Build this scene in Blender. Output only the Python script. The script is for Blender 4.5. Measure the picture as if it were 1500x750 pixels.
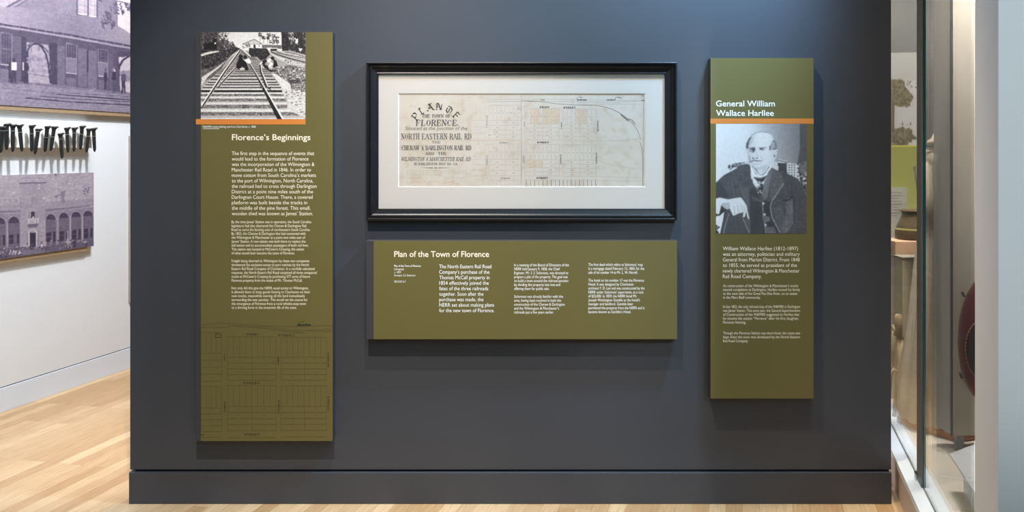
import bpy, bmesh, math, random
import numpy as np
from mathutils import Matrix, Vector

for o in list(bpy.data.objects):
    bpy.data.objects.remove(o, do_unlink=True)
SC = bpy.context.scene
COL = SC.collection

# ------------------------------------------------------------------ camera, exposure, world, lights
CD, CH, FP, CX, CY = 4.176, 1.4935, 1440.0, 750.0, 222.0     # distance to wall, eye height, focal px, principal point
cam_data = bpy.data.cameras.new('camera')
cam = bpy.data.objects.new('camera', cam_data); COL.objects.link(cam)
cam.location = (0, -CD, CH); cam.rotation_euler = (math.pi / 2, 0, 0)
cam_data.sensor_width = 36.0; cam_data.lens = 36.0 * FP / 1500.0
cam_data.shift_x = 0.0; cam_data.shift_y = -(375.0 - CY) / 1500.0
cam_data.clip_start = 0.05; cam_data.clip_end = 100
SC.camera = cam
SC.view_settings.view_transform = 'Standard'
SC.view_settings.look = 'None'
SC.view_settings.exposure = 0.0
SC.view_settings.gamma = 1.0
SC.view_settings.use_curve_mapping = False

world = bpy.data.worlds.new('world'); SC.world = world
world.use_nodes = True
bg = world.node_tree.nodes['Background']
bg.inputs[0].default_value = (0.80, 0.86, 1.0, 1); bg.inputs[1].default_value = 0.03

def lamp(name, kind, loc, target, energy, color, size=0.05, angle=60, blend=0.5, size_y=None):
    d = bpy.data.lights.new(name, kind); d.energy = energy; d.color = color
    if kind == 'SPOT':
        d.spot_size = math.radians(angle); d.spot_blend = blend; d.shadow_soft_size = size
    elif kind == 'AREA':
        d.size = size
        if size_y: d.shape = 'RECTANGLE'; d.size_y = size_y
    else:
        d.shadow_soft_size = size
    o = bpy.data.objects.new(name, d); COL.objects.link(o)
    o.location = loc
    o.rotation_euler = (Vector(target) - Vector(loc)).to_track_quat('-Z', 'Y').to_euler()
    return o

LAMPS = [
 ('spot_track_right', 'SPOT', (-0.21, -1.35, 4.35), (0.65, 0.0, 1.0), 410, (1.0, 0.88, 0.70), 0.03, 60, 0.7, None),
 ('spot_track_left', 'SPOT', (-0.69, -2.25, 4.35), (-0.80, 0.0, 0.70), 660, (1.0, 0.91, 0.85), 0.03, 46, 0.9, None),
 ('spot_sky_beam', 'SPOT', (1.30, -0.60, 3.3), (0.60, 0.0, 2.25), 530, (0.32, 0.63, 1.0), 0.12, 76, 0.8, None),
 ('floor_fill', 'SPOT', (0.3, -3.4, 4.4), (0.2, -1.2, 0.0), 60, (0.9, 0.95, 1.0), 0.05, 70, 0.8, None),  # unseen lamp added to brighten the floor in front
 ('column_fill', 'SPOT', (2.7, -5.2, 3.4), (1.85, -1.2, 1.5), 360, (0.92, 0.97, 1.0), 0.10, 28, 0.5, None),  # unseen lamp added only to brighten the column front
 ('room_daylight', 'AREA', (1.5, -6.5, 4.4), (-0.5, 0.0, 1.0), 115, (0.42, 0.80, 1.0), 3.5, 0, 0, 2.0),
 ('spot_left_wall', 'SPOT', (-1.35, 1.0, 4.2), (-2.85, 1.55, 1.2), 540, (0.97, 0.98, 1.0), 0.03, 85, 0.8, None),
 ('left_daylight', 'AREA', (-1.2, 0.6, 4.5), (-2.6, 1.6, 0.4), 170, (0.72, 0.84, 1.0), 1.5, 0, 0, 1.5),
 ('case_light', 'SPOT', (2.15, 0.55, 3.4), (2.05, 0.4, 0.0), 380, (1.0, 0.96, 0.94), 0.15, 75, 0.6, None),
 ('case_near_fill', 'SPOT', (1.92, 0.03, 3.4), (1.95, -0.12, 0.0), 380, (1.0, 0.96, 0.94), 0.15, 44, 0.6, None),  # added fill so the deck before the partition is bright; source unseen
 ('case_back_fill', 'SPOT', (2.0, 0.85, 3.3), (2.3, 1.75, 1.5), 250, (1.0, 0.97, 0.95), 0.08, 62, 0.6, None),  # unseen fill added for the tree print and lime band
 ('case_side_fill', 'SPOT', (1.75, -0.3, 3.3), (2.05, 1.1, 0.9), 420, (1.0, 0.95, 0.88), 0.08, 32, 0.5, None),  # unseen fill added for the dark pedestal fronts
 ('case_front_fill', 'SPOT', (2.2, -0.7, 3.3), (2.2, 0.7, 1.15), 380, (1.0, 0.95, 0.9), 0.08, 34, 0.5, None),  # unseen fill added to brighten front faces inside the case
 ('ledge_fill', 'SPOT', (0.9, -1.6, 4.3), (1.62, -0.1, 0.1), 250, (0.80, 0.92, 1.0), 0.1, 18, 0.8, None),  # unseen spot added to whiten the ledge
]
for nm, kd, lc, tg_, en, cl, sz, an, bl_, sy in LAMPS:
    lamp(nm, kd, lc, tg_, en, cl, sz, an or 60, bl_, sy)

# ------------------------------------------------------------------ coordinates
def ray(x, y):
    return Vector(((x - CX) / FP, 1.0, (CY - y) / FP))
CAM = Vector((0, -CD, CH))
def W(x, y, off=0.0):                     # point seen at photo pixel on the plane `off` in front of the grey wall
    return CAM + ray(x, y) * (CD - off)
def at(x, y, depth):
    return CAM + ray(x, y) * depth
TN = 0.2465; _n = math.hypot(TN, 1)
AX = Vector((TN / _n, 1 / _n, 0))          # direction the side walls run in
NR = Vector((1 / _n, -TN / _n, 0))         # across it, to the right
LW0 = at(95, 572, FP * CH / (572 - CY)); LW0.z = 0
def hit(x, y, p0, n):
    r = ray(x, y); t = (p0 - CAM).dot(n) / r.dot(n)
    return CAM + r * t
def L(x, y, off=0.0):                      # point on the left wall (off metres into the room)
    return hit(x, y, LW0 + NR * off, NR)
def PT(p, t, z=0.0):                       # point in the frame of the display case
    v = NR * p + AX * t; v.z = z; return v

# ------------------------------------------------------------------ object helpers
MW = {}
def thing(name, label, cat, loc=(0, 0, 0), rotz=0.0, group=None):
    o = bpy.data.objects.new(name, None); COL.objects.link(o)
    o.empty_display_size = 0.1
    o.location = loc; o.rotation_euler = (0, 0, rotz)
    MW[o.name] = Matrix.Translation(Vector(loc)) @ Matrix.Rotation(rotz, 4, 'Z')
    o['label'] = label; o['category'] = cat
    if group: o['group'] = group
    return o
def tag(o, label=None, cat=None, group=None, kind=None):
    if label: o['label'] = label
    if cat: o['category'] = cat
    if group: o['group'] = group
    if kind: o['kind'] = kind
    return o
def mesh(name, verts, faces, mat, parent=None, smooth=False, label=None):
    M = MW[parent.name] if parent is not None else Matrix.Identity(4)
    Mi = M.inverted()
    me = bpy.data.meshes.new(name)
    me.from_pydata([tuple(Mi @ Vector(v)) for v in verts], [], faces)
    me.update()
    return _link(name, me, mat, parent, smooth, label)
def _link(name, me, mat, parent=None, smooth=False, label=None):
    o = bpy.data.objects.new(name, me); COL.objects.link(o)
    if mat is not None: me.materials.append(mat)
    if parent is not None: o.parent = parent
    MW[o.name] = MW[parent.name].copy() if parent is not None else Matrix.Identity(4)
    if smooth:
        for p in me.polygons: p.use_smooth = True
    if label: o['label'] = label
    return o
def from_bm(name, bm, mat, parent=None, smooth=False, label=None):
    M = MW[parent.name] if parent is not None else Matrix.Identity(4)
    bm.transform(M.inverted())
    bmesh.ops.recalc_face_normals(bm, faces=bm.faces)
    me = bpy.data.meshes.new(name); bm.to_mesh(me); bm.free()
    return _link(name, me, mat, parent, smooth, label)
def struct(o):
    o['kind'] = 'structure'; return o
def bm_box(bm, lo, hi, bevel=0.0, rot=None):
    """box between two corners; rot = (origin, rotz) maps the local box into the world"""
    vs = []
    for z in (lo[2], hi[2]):
        for (x, y) in ((lo[0], lo[1]), (hi[0], lo[1]), (hi[0], hi[1]), (lo[0], hi[1])):
            vs.append(bm.verts.new((x, y, z)))
    f = [(0, 3, 2, 1), (4, 5, 6, 7), (0, 1, 5, 4), (1, 2, 6, 5), (2, 3, 7, 6), (3, 0, 4, 7)]
    fs = [bm.faces.new([vs[i] for i in q]) for q in f]
    if bevel:
        es = list({e for q in fs for e in q.edges})
        r = bmesh.ops.bevel(bm, geom=es, offset=bevel, segments=2, affect='EDGES', profile=0.5)
        vs = list({v for v in vs if v.is_valid} | set(r['verts']))
    if rot is not None:
        bmesh.ops.transform(bm, matrix=rot, verts=[v for v in vs if v.is_valid])
def box(name, lo, hi, mat, parent=None, bevel=0.0, rot=None, label=None):
    bm = bmesh.new(); bm_box(bm, lo, hi, bevel, rot)
    return from_bm(name, bm, mat, parent, label=label)
def wbox(name, x0, y0, x1, y1, back, front, mat, parent=None, bevel=0.0, label=None):
    """box on the grey wall whose FRONT face covers photo pixels x0..x1, y0..y1"""
    a = W(x0, y1, front); b = W(x1, y0, front)
    return box(name, (a.x, -front, a.z), (b.x, -back, b.z), mat, parent, bevel, label=label)
CASE_M = Matrix((( NR.x, AX.x, 0, 0), (NR.y, AX.y, 0, 0), (0, 0, 1, 0), (0, 0, 0, 1)))   # (p, t, z) -> world
def pbox(name, lo, hi, mat, parent=None, bevel=0.0, label=None):
    return box(name, lo, hi, mat, parent, bevel, CASE_M, label)

# ------------------------------------------------------------------ materials
def lin(c):
    c = c / 255.0
    return c / 12.92 if c <= 0.04045 else ((c + 0.055) / 1.055) ** 2.4
def rgb(r, g, b): return (lin(r), lin(g), lin(b), 1.0)
def new_mat(name):
    m = bpy.data.materials.new(name); m.use_nodes = True
    return m, m.node_tree.nodes, m.node_tree.links, m.node_tree.nodes['Principled BSDF']
def plain(name, col, rough=0.5, metal=0.0, var=0.06, scale=12.0, bump=0.0, bscale=200.0, spec=0.5, stretch=(1, 1, 1)):
    m, N, K, B = new_mat(name)
    tc = N.new('ShaderNodeTexCoord'); mp = N.new('ShaderNodeMapping'); mp.inputs['Scale'].default_value = stretch
    K.new(tc.outputs['Object'], mp.inputs['Vector'])
    nz = N.new('ShaderNodeTexNoise'); nz.inputs['Scale'].default_value = scale; nz.inputs['Detail'].default_value = 4
    K.new(mp.outputs[0], nz.inputs['Vector'])
    rp = N.new('ShaderNodeValToRGB')
    rp.color_ramp.elements[0].position = 0.3; rp.color_ramp.elements[1].position = 0.7
    rp.color_ramp.elements[0].color = tuple(c * (1 - var) for c in col[:3]) + (1,)
    rp.color_ramp.elements[1].color = tuple(min(1, c * (1 + var)) for c in col[:3]) + (1,)
    K.new(nz.outputs['Fac'], rp.inputs['Fac']); K.new(rp.outputs['Color'], B.inputs['Base Color'])
    B.inputs['Roughness'].default_value = rough; B.inputs['Metallic'].default_value = metal
    B.inputs['Specular IOR Level'].default_value = spec
    if bump:
        n2 = N.new('ShaderNodeTexNoise'); n2.inputs['Scale'].default_value = bscale
        K.new(mp.outputs[0], n2.inputs['Vector'])
        bp = N.new('ShaderNodeBump'); bp.inputs['Strength'].default_value = bump; bp.inputs['Distance'].default_value = 0.002
        K.new(n2.outputs['Fac'], bp.inputs['Height']); K.new(bp.outputs[0], B.inputs['Normal'])
    return m
def print_mat(name, rough=0.45):
    m, N, K, B = new_mat(name)
    a = N.new('ShaderNodeAttribute'); a.attribute_name = 'print_colour'
    K.new(a.outputs['Color'], B.inputs['Base Color']); B.inputs['Roughness'].default_value = rough
    return m
def glass_mat(name, tint=(1, 1, 1), refl=0.05):
    m = bpy.data.materials.new(name); m.use_nodes = True
    N, K = m.node_tree.nodes, m.node_tree.links; N.clear()
    out = N.new('ShaderNodeOutputMaterial'); mix = N.new('ShaderNodeMixShader')
    tr = N.new('ShaderNodeBsdfTransparent'); tr.inputs[0].default_value = tint + (1,)
    gl = N.new('ShaderNodeBsdfGlossy'); gl.inputs['Roughness'].default_value = 0.02
    lw = N.new('ShaderNodeLayerWeight'); lw.inputs['Blend'].default_value = 0.25
    mr = N.new('ShaderNodeMath'); mr.operation = 'MULTIPLY'; mr.inputs[1].default_value = refl * 4
    K.new(lw.outputs['Fresnel'], mr.inputs[0]); K.new(mr.outputs[0], mix.inputs[0])
    K.new(tr.outputs[0], mix.inputs[1]); K.new(gl.outputs[0], mix.inputs[2]); K.new(mix.outputs[0], out.inputs[0])
    return m
def floor_mat():
    m, N, K, B = new_mat('oak_floor')
    tc = N.new('ShaderNodeTexCoord'); mp = N.new('ShaderNodeMapping')
    mp.inputs['Rotation'].default_value = (0, 0, -math.atan2(AX.y, AX.x))
    K.new(tc.outputs['Object'], mp.inputs['Vector'])
    br = N.new('ShaderNodeTexBrick'); br.offset = 0.37; br.offset_frequency = 3; br.squash = 1
    br.inputs['Scale'].default_value = 1.0; br.inputs['Brick Width'].default_value = 0.95; br.inputs['Row Height'].default_value = 0.068
    br.inputs['Mortar Size'].default_value = 0.0006; br.inputs['Mortar Smooth'].default_value = 0.2; br.inputs['Bias'].default_value = 0.0
    br.inputs['Color1'].default_value = rgb(218, 186, 144); br.inputs['Color2'].default_value = rgb(184, 145, 101)
    br.inputs['Mortar'].default_value = rgb(160, 122, 84)
    K.new(mp.outputs[0], br.inputs['Vector'])
    mp2 = N.new('ShaderNodeMapping'); mp2.inputs['Scale'].default_value = (3, 45, 1)
    K.new(mp.outputs[0], mp2.inputs['Vector'])
    nz = N.new('ShaderNodeTexNoise'); nz.inputs['Scale'].default_value = 2.2; nz.inputs['Detail'].default_value = 6; nz.inputs['Distortion'].default_value = 0.6
    K.new(mp2.outputs[0], nz.inputs['Vector'])
    rp = N.new('ShaderNodeValToRGB'); rp.color_ramp.elements[0].position = 0.3; rp.color_ramp.elements[1].position = 0.75
    rp.color_ramp.elements[0].color = (0.80, 0.76, 0.72, 1); rp.color_ramp.elements[1].color = (1.06, 1.04, 1.02, 1)
    K.new(nz.outputs['Fac'], rp.inputs['Fac'])
    mx = N.new('ShaderNodeMix'); mx.data_type = 'RGBA'; mx.blend_type = 'MULTIPLY'; mx.inputs['Factor'].default_value = 1.0
    K.new(br.outputs['Color'], mx.inputs[6]); K.new(rp.outputs['Color'], mx.inputs[7])
    K.new(mx.outputs[2], B.inputs['Base Color'])
    B.inputs['Roughness'].default_value = 0.42
    return m
def paper_mat():
    m, N, K, B = new_mat('aged_paper')
    tc = N.new('ShaderNodeTexCoord')
    n1 = N.new('ShaderNodeTexNoise'); n1.inputs['Scale'].default_value = 5; n1.inputs['Detail'].default_value = 8; n1.inputs['Roughness'].default_value = 0.65
    n2 = N.new('ShaderNodeTexNoise'); n2.inputs['Scale'].default_value = 30; n2.inputs['Detail'].default_value = 6
    K.new(tc.outputs['Object'], n1.inputs['Vector']); K.new(tc.outputs['Object'], n2.inputs['Vector'])
    r1 = N.new('ShaderNodeValToRGB'); e = r1.color_ramp.elements
    e[0].position = 0.30; e[0].color = rgb(192, 178, 160); e[1].position = 0.65; e[1].color = rgb(204, 194, 181)
    x = e.new(0.45); x.color = rgb(199, 187, 172)
    r2 = N.new('ShaderNodeValToRGB'); e = r2.color_ramp.elements
    e[0].position = 0.33; e[0].color = (0.93, 0.87, 0.80, 1); e[1].position = 0.48; e[1].color = (1, 1, 1, 1)
    K.new(n1.outputs['Fac'], r1.inputs['Fac']); K.new(n2.outputs['Fac'], r2.inputs['Fac'])
    mx = N.new('ShaderNodeMix'); mx.data_type = 'RGBA'; mx.blend_type = 'MULTIPLY'; mx.inputs['Factor'].default_value = 1.0
    K.new(r1.outputs['Color'], mx.inputs[6]); K.new(r2.outputs['Color'], mx.inputs[7]); K.new(mx.outputs[2], B.inputs['Base Color'])
    B.inputs['Roughness'].default_value = 0.8
    return m
def frame_mat():
    m, N, K, B = new_mat('worn_black_wood')
    tc = N.new('ShaderNodeTexCoord')
    n1 = N.new('ShaderNodeTexNoise'); n1.inputs['Scale'].default_value = 22; n1.inputs['Detail'].default_value = 9; n1.inputs['Roughness'].default_value = 0.7
    K.new(tc.outputs['Object'], n1.inputs['Vector'])
    r = N.new('ShaderNodeValToRGB'); e = r.color_ramp.elements
    e[0].position = 0.58; e[0].color = rgb(25, 24, 26); e[1].position = 0.80; e[1].color = rgb(84, 66, 50)
    x = e.new(0.67); x.color = rgb(34, 31, 31)
    K.new(n1.outputs['Fac'], r.inputs['Fac']); K.new(r.outputs['Color'], B.inputs['Base Color'])
    B.inputs['Roughness'].default_value = 0.34; B.inputs['Specular IOR Level'].default_value = 0.35
    return m
def pleat_mat():
    m, N, K, B = new_mat('cream_cotton')
    tc = N.new('ShaderNodeTexCoord')
    n1 = N.new('ShaderNodeTexNoise'); n1.inputs['Scale'].default_value = 60; n1.inputs['Detail'].default_value = 5
    K.new(tc.outputs['Object'], n1.inputs['Vector'])
    r = N.new('ShaderNodeValToRGB'); e = r.color_ramp.elements
    e[0].color = rgb(176, 158, 134); e[1].color = rgb(206, 190, 166)
    K.new(n1.outputs['Fac'], r.inputs['Fac']); K.new(r.outputs['Color'], B.inputs['Base Color'])
    B.inputs['Roughness'].default_value = 0.9
    return m

M_WALL = plain('grey_satin_wall_paint', (0.047, 0.050, 0.060), 0.42, var=0.03, scale=2.0, bump=0.03, bscale=350)
M_OLIVE = plain('olive_panel_print', rgb(100, 90, 46), 0.5, var=0.02, scale=3)
M_SPINE = plain('dark_panel_edge', rgb(56, 52, 55), 0.55, var=0.04)
M_ORANGE = plain('orange_print', rgb(208, 124, 50), 0.5, var=0.02)
M_CREAM = plain('cream_lettering', rgb(248, 232, 205), 0.5, var=0.0)
M_WHITE_INK = plain('white_lettering', rgb(246, 243, 236), 0.5, var=0.0)
M_GHOST = plain('map_ghost_print', rgb(80, 71, 35), 0.55, var=0.02)
M_GHOST_D = plain('map_ghost_print_dark', rgb(44, 40, 28), 0.55, var=0.02)
M_FRAME = frame_mat()
M_MAT = plain('ivory_mat_board', rgb(204, 195, 185), 0.85, var=0.01, scale=4)
M_MATCUT = plain('mat_bevel_core', rgb(238, 235, 228), 0.85, var=0.0)
M_PAPER = paper_mat()
M_INK = plain('map_ink_black', rgb(52, 48, 46), 0.7, var=0.2, scale=300)
M_INKM = plain('map_ink_mid', rgb(88, 83, 80), 0.7, var=0.25, scale=260)
M_INKG = plain('map_ink_grey', rgb(120, 114, 108), 0.7, var=0.12, scale=200)
M_INKL = plain('map_ink_pale', rgb(176, 170, 162), 0.7, var=0.06, scale=200)
M_INKT = plain('map_wash_tan', rgb(198, 178, 156), 0.8, var=0.06, scale=40)
M_FOX = plain('foxing_stain', rgb(196, 160, 118), 0.8, var=0.1, scale=60)
M_GLAZE = glass_mat('picture_glazing', (0.99, 0.99, 0.99), 0.06)
M_GLASS = glass_mat('case_glass', (0.96, 0.975, 0.97), 0.11)
M_LWALL = plain('white_wall_paint', rgb(226, 226, 226), 0.6, var=0.01, scale=2)
M_LBASE = plain('white_baseboard_paint', rgb(222, 226, 232), 0.5, var=0.01, scale=2)
M_COLUMN = plain('white_column_paint', rgb(222, 220, 220), 0.7, var=0.01, scale=2)
M_FLOOR = floor_mat()
M_PRINT = print_mat('photo_print')
M_TAN = plain('mdf_and_shadow_tan', rgb(152, 128, 98), 0.7, var=0.08, scale=30)  # board edges, and the shadow bands coloured in under two murals
M_RAILB = plain('white_mounting_board', rgb(232, 226, 218), 0.6, var=0.01)
M_IRON = plain('blackened_iron', rgb(20, 19, 19), 0.6, metal=0.1, var=0.4, scale=90, bump=0.4, bscale=120)
M_WIRE = plain('silver_wire', rgb(200, 198, 194), 0.35, metal=0.8, var=0.05)
M_LEDGE = plain('white_ledge_enamel', rgb(230, 234, 238), 0.35, var=0.01)
M_CBASE = plain('case_base_paint', rgb(206, 190, 178), 0.55, var=0.01)
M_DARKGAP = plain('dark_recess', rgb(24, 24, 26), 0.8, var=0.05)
M_DECK = plain('cream_case_deck', rgb(214, 202, 184), 0.8, var=0.03, scale=6)
M_CWALL = plain('case_wall_grey', rgb(126, 123, 116), 0.7, var=0.02, scale=3)
M_TEAL = plain('glass_edge_teal', rgb(18, 66, 70), 0.15, var=0.1, scale=20)
M_SEAL = plain('grey_glass_seal', rgb(92, 88, 86), 0.5, var=0.08, scale=30)
M_CHROME = plain('chrome', rgb(190, 195, 200), 0.18, metal=1.0, var=0.02)
M_PARTN = plain('warm_grey_partition', rgb(168, 160, 148), 0.7, var=0.02, scale=3)
M_POST = plain('grey_post', rgb(140, 140, 142), 0.5, var=0.02)
M_LABEL = plain('label_rail_white', rgb(206, 204, 204), 0.6, var=0.01)
M_WOOD = plain('oak_platform', rgb(176, 124, 82), 0.55, var=0.22, scale=6, stretch=(2, 14, 14))
M_OLDWOOD = plain('weathered_wood', rgb(150, 130, 100), 0.75, var=0.25, scale=10, stretch=(8, 8, 1.5))
M_CLOTH = pleat_mat()
M_BASKET = plain('coiled_basket_fibre', rgb(92, 74, 44), 0.85, var=0.35, scale=60, stretch=(1, 1, 4))
M_BASKETB = plain('pale_basket_band', rgb(140, 130, 62), 0.85, var=0.25, scale=60)
M_PEDTOP = plain('pedestal_top_tan', rgb(206, 164, 130), 0.6, var=0.05)
M_PEDB = plain('pedestal_grey', rgb(214, 200, 170), 0.7, var=0.05)
M_PLINTH = plain('plinth_paint', rgb(178, 164, 136), 0.7, var=0.05)
M_PLTOP = plain('plinth_top', rgb(150, 140, 122), 0.7, var=0.04)
M_CARD = plain('grey_card', rgb(150, 148, 134), 0.7, var=0.03)
M_BEAD = plain('dark_corner_bead', rgb(62, 62, 66), 0.5, var=0.04)
M_RED = plain('dark_red_velvet', rgb(96, 30, 40), 0.9, var=0.4, scale=70)
M_TRIM = plain('beaded_trim', rgb(112, 88, 60), 0.7, var=0.5, scale=160)
M_BLACKTHREAD = plain('black_thread', rgb(34, 30, 28), 0.8, var=0.3, scale=80)
M_LIME = plain('lime_graphic', rgb(168, 166, 88), 0.6, var=0.04, scale=5)
M_LIMEL = plain('lime_edge', rgb(214, 210, 90), 0.6, var=0.02)
M_PAGE = plain('white_card', rgb(206, 204, 192), 0.7, var=0.02)

# ------------------------------------------------------------------ room shell
def quadplane(name, pts, mat):
    return struct(mesh(name, pts, [(0, 1, 2, 3)], mat))
box_floor = struct(box('floor', (-6, -6.5, -0.1), (5, 9, 0.0), M_FLOOR))
XL, XR = (190.5 - CX) * CD / FP, (1305.5 - CX) * CD / FP
GZ0, GZ1 = W(0, 691).z, W(0, 688).z
WT = 0.16
bm = bmesh.new()
bm_box(bm, (XL, 0.0, GZ1), (XR, WT, 3.4), 0.0015)
bm_box(bm, (XL + 0.016, 0.016, 0.0), (XR - 0.004, WT - 0.016, GZ1 + 0.002))
wall_back = struct(from_bm('wall_back', bm, M_WALL))
a = W(188.7, 737, 0.012)
struct(box('baseboard_back', (a.x, -0.012, 0.0), (W(1306.2, 737, 0.012).x, WT + 0.012, GZ0), M_WALL, bevel=0.002))
# left wall and its baseboard (local frame: x along the wall, -y into the room)
LROT = math.atan2(AX.y, AX.x)
LM = Matrix.Translation(LW0) @ Matrix.Rotation(LROT, 4, 'Z')
GL = L(95, 0).copy()
z_lb = L(95, 539.5).z
struct(box('wall_left', (-4.0, 0.0, z_lb + 0.006), (5.0, 0.15, 3.4), M_LWALL, rot=LM))
struct(box('trim_1', (-4.0, 0.008, z_lb - 0.01), (5.0, 0.15, z_lb + 0.008), M_DARKGAP, rot=LM))
struct(box('baseboard_left', (-4.0, -0.004, 0.0), (5.0, 0.15, z_lb), M_LBASE, rot=LM, bevel=0.002))
# white column at the near right end of the display case
struct(pbox('wall_right', (1.655, -1.088, 0.0), (2.6, -0.793, 3.4), M_COLUMN, bevel=0.002))

# ------------------------------------------------------------------ flat printing: grids with colour, lettering, ink
def vnoise(h, w, cell, seed):
    r = np.random.RandomState(seed)
    gh, gw = int(h / cell) + 3, int(w / cell) + 3
    g = r.rand(gh, gw)
    yy = np.arange(h) / cell; xx = np.arange(w) / cell
    y0 = yy.astype(int); x0 = xx.astype(int)
    fy = (yy - y0)[:, None]; fx = (xx - x0)[None, :]
    fy = fy * fy * (3 - 2 * fy); fx = fx * fx * (3 - 2 * fx)
    A = g[y0][:, x0]; B = g[y0][:, x0 + 1]; C_ = g[y0 + 1][:, x0]; D_ = g[y0 + 1][:, x0 + 1]
    return (A * (1 - fx) + B * fx) * (1 - fy) + (C_ * (1 - fx) + D_ * fx) * fy - 0.5
class Canvas:
    """a print on a flat rectangle origin + u*eu + v*ev; painting is done in the reference pixel frame"""
    def __init__(s, origin, eu, ev, nu, nv, base=0.5, seed=1):
        s.o, s.eu, s.ev, s.nu, s.nv = origin, eu, ev, nu, nv
        u = np.linspace(0, 1, nu)[None, :]; v = np.linspace(0, 1, nv)[:, None]
        P = [np.asarray(origin[k] + u * eu[k] + v * ev[k]) for k in range(3)]
        d = P[1] + CD
        s.P = P
        s.X = CX + FP * P[0] / d; s.Y = CY - FP * (P[2] - CH) / d
        s.A = np.full((nv, nu), float(base)); s.seed = seed
        s.rng = np.random.RandomState(seed)
    def mask(s, pts):
        xs = [p[0] for p in pts]; ys = [p[1] for p in pts]
        bb = (s.X >= min(xs)) & (s.X <= max(xs)) & (s.Y >= min(ys)) & (s.Y <= max(ys))
        m = np.zeros_like(bb)
        if not bb.any(): return m
        x = s.X[bb]; y = s.Y[bb]; c = np.zeros(x.shape, bool)
        n = len(pts)
        for i in range(n):
            x1, y1 = pts[i]; x2, y2 = pts[(i + 1) % n]
            if y1 == y2: continue
            k = ((y1 > y) != (y2 > y)) & (x < (x2 - x1) * (y - y1) / (y2 - y1) + x1)
            c ^= k
        m[bb] = c
        return m
    def poly(s, pts, v, a=1.0, noise=0.0, cell=3):
        m = s.mask(pts)
        val = v if not callable(v) else v(s.X[m], s.Y[m])
        s.A[m] = s.A[m] * (1 - a) + a * val
        if noise:
            s.seed += 1
            s.A[m] += noise * 2 * vnoise(s.nv, s.nu, cell, s.seed)[m]
    def line(s, pts, w, v, a=1.0, w2=None):
        n = len(pts)
        for i in range(n - 1):
            (x1, y1), (x2, y2) = pts[i], pts[i + 1]
            wa = w if w2 is None else w + (w2 - w) * i / (n - 1)
            wb = w if w2 is None else w + (w2 - w) * (i + 1) / (n - 1)
            l = math.hypot(x2 - x1, y2 - y1) or 1
            nx, ny = -(y2 - y1) / l / 2, (x2 - x1) / l / 2
            s.poly([(x1 + nx * wa, y1 + ny * wa), (x2 + nx * wb, y2 + ny * wb), (x2 - nx * wb, y2 - ny * wb), (x1 - nx * wa, y1 - ny * wa)], v, a)
    def ell(s, cx, cy, rx, ry, v, a=1.0, soft=False):
        q = ((s.X - cx) / rx) ** 2 + ((s.Y - cy) / ry) ** 2
        k = np.clip(1 - q, 0, 1) if soft else (q < 1).astype(float)
        s.A = s.A * (1 - a * k) + a * k * v
    def scat(s, pts, n, r, vs, a=1.0, asp=1.0):
        xs = [p[0] for p in pts]; ys = [p[1] for p in pts]
        for _ in range(n):
            x = s.rng.uniform(min(xs), max(xs)); y = s.rng.uniform(min(ys), max(ys))
            ins = False; m = len(pts)
            for i in range(m):
                x1, y1 = pts[i]; x2, y2 = pts[(i + 1) % m]
                if (y1 > y) != (y2 > y) and x < (x2 - x1) * (y - y1) / (y2 - y1) + x1: ins = not ins
            if not ins: continue
            q = s.rng.uniform(0.5, 1.2) * r
            s.ell(x, y, q * asp, q, s.rng.choice(vs), a)
    def noise(s, cell, amp):
        s.seed += 1; s.A += amp * 2 * vnoise(s.nv, s.nu, cell, s.seed)
    def blur(s, k=1):
        for _ in range(k):
            p = np.pad(s.A, 1, mode='edge')
            s.A = (p[1:-1, 1:-1] * 2 + p[:-2, 1:-1] + p[2:, 1:-1] + p[1:-1, :-2] + p[1:-1, 2:]) / 6
    def build(s, name, ramp, parent, mat, label=None):
        v = np.clip(s.A, 0, 1)
        ks = [k for k, _ in ramp]
        C3 = np.stack([np.interp(v, ks, [c[i] for _, c in ramp]) for i in range(3)], -1) / 255.0
        C3 = np.where(C3 <= 0.04045, C3 / 12.92, ((C3 + 0.055) / 1.055) ** 2.4)
        M = MW[parent.name].inverted()
        Pw = np.stack([p.ravel() for p in s.P] + [np.ones(s.nu * s.nv)], 0)
        Pl = (np.array(M) @ Pw)[:3].T
        idx = np.arange(s.nu * s.nv).reshape(s.nv, s.nu)
        F = np.stack([idx[:-1, :-1], idx[:-1, 1:], idx[1:, 1:], idx[1:, :-1]], -1).reshape(-1, 4)
        me = bpy.data.meshes.new(name)
        me.vertices.add(len(Pl)); me.vertices.foreach_set('co', Pl.astype(np.float32).ravel())
        me.loops.add(F.size); me.loops.foreach_set('vertex_index', F.ravel().astype(np.int32))
        me.polygons.add(len(F)); me.polygons.foreach_set('loop_start', (np.arange(len(F)) * 4).astype(np.int32))
        me.update(calc_edges=True)
        at_ = me.color_attributes.new('print_colour', 'FLOAT_COLOR', 'POINT')
        at_.data.foreach_set('color', np.concatenate([C3.reshape(-1, 3), np.ones((len(Pl), 1))], 1).astype(np.float32).ravel())
        return _link(name, me, mat, parent, label=label)
def wall_canvas(x0, y0, x1, y1, off, res, base=0.5, seed=1):
    a = W(x0, y1, off); b = W(x1, y0, off)
    return Canvas(a, Vector((b.x - a.x, 0, 0)), Vector((0, 0, b.z - a.z)), int((x1 - x0) * res), int((y1 - y0) * res), base, seed)

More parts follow.
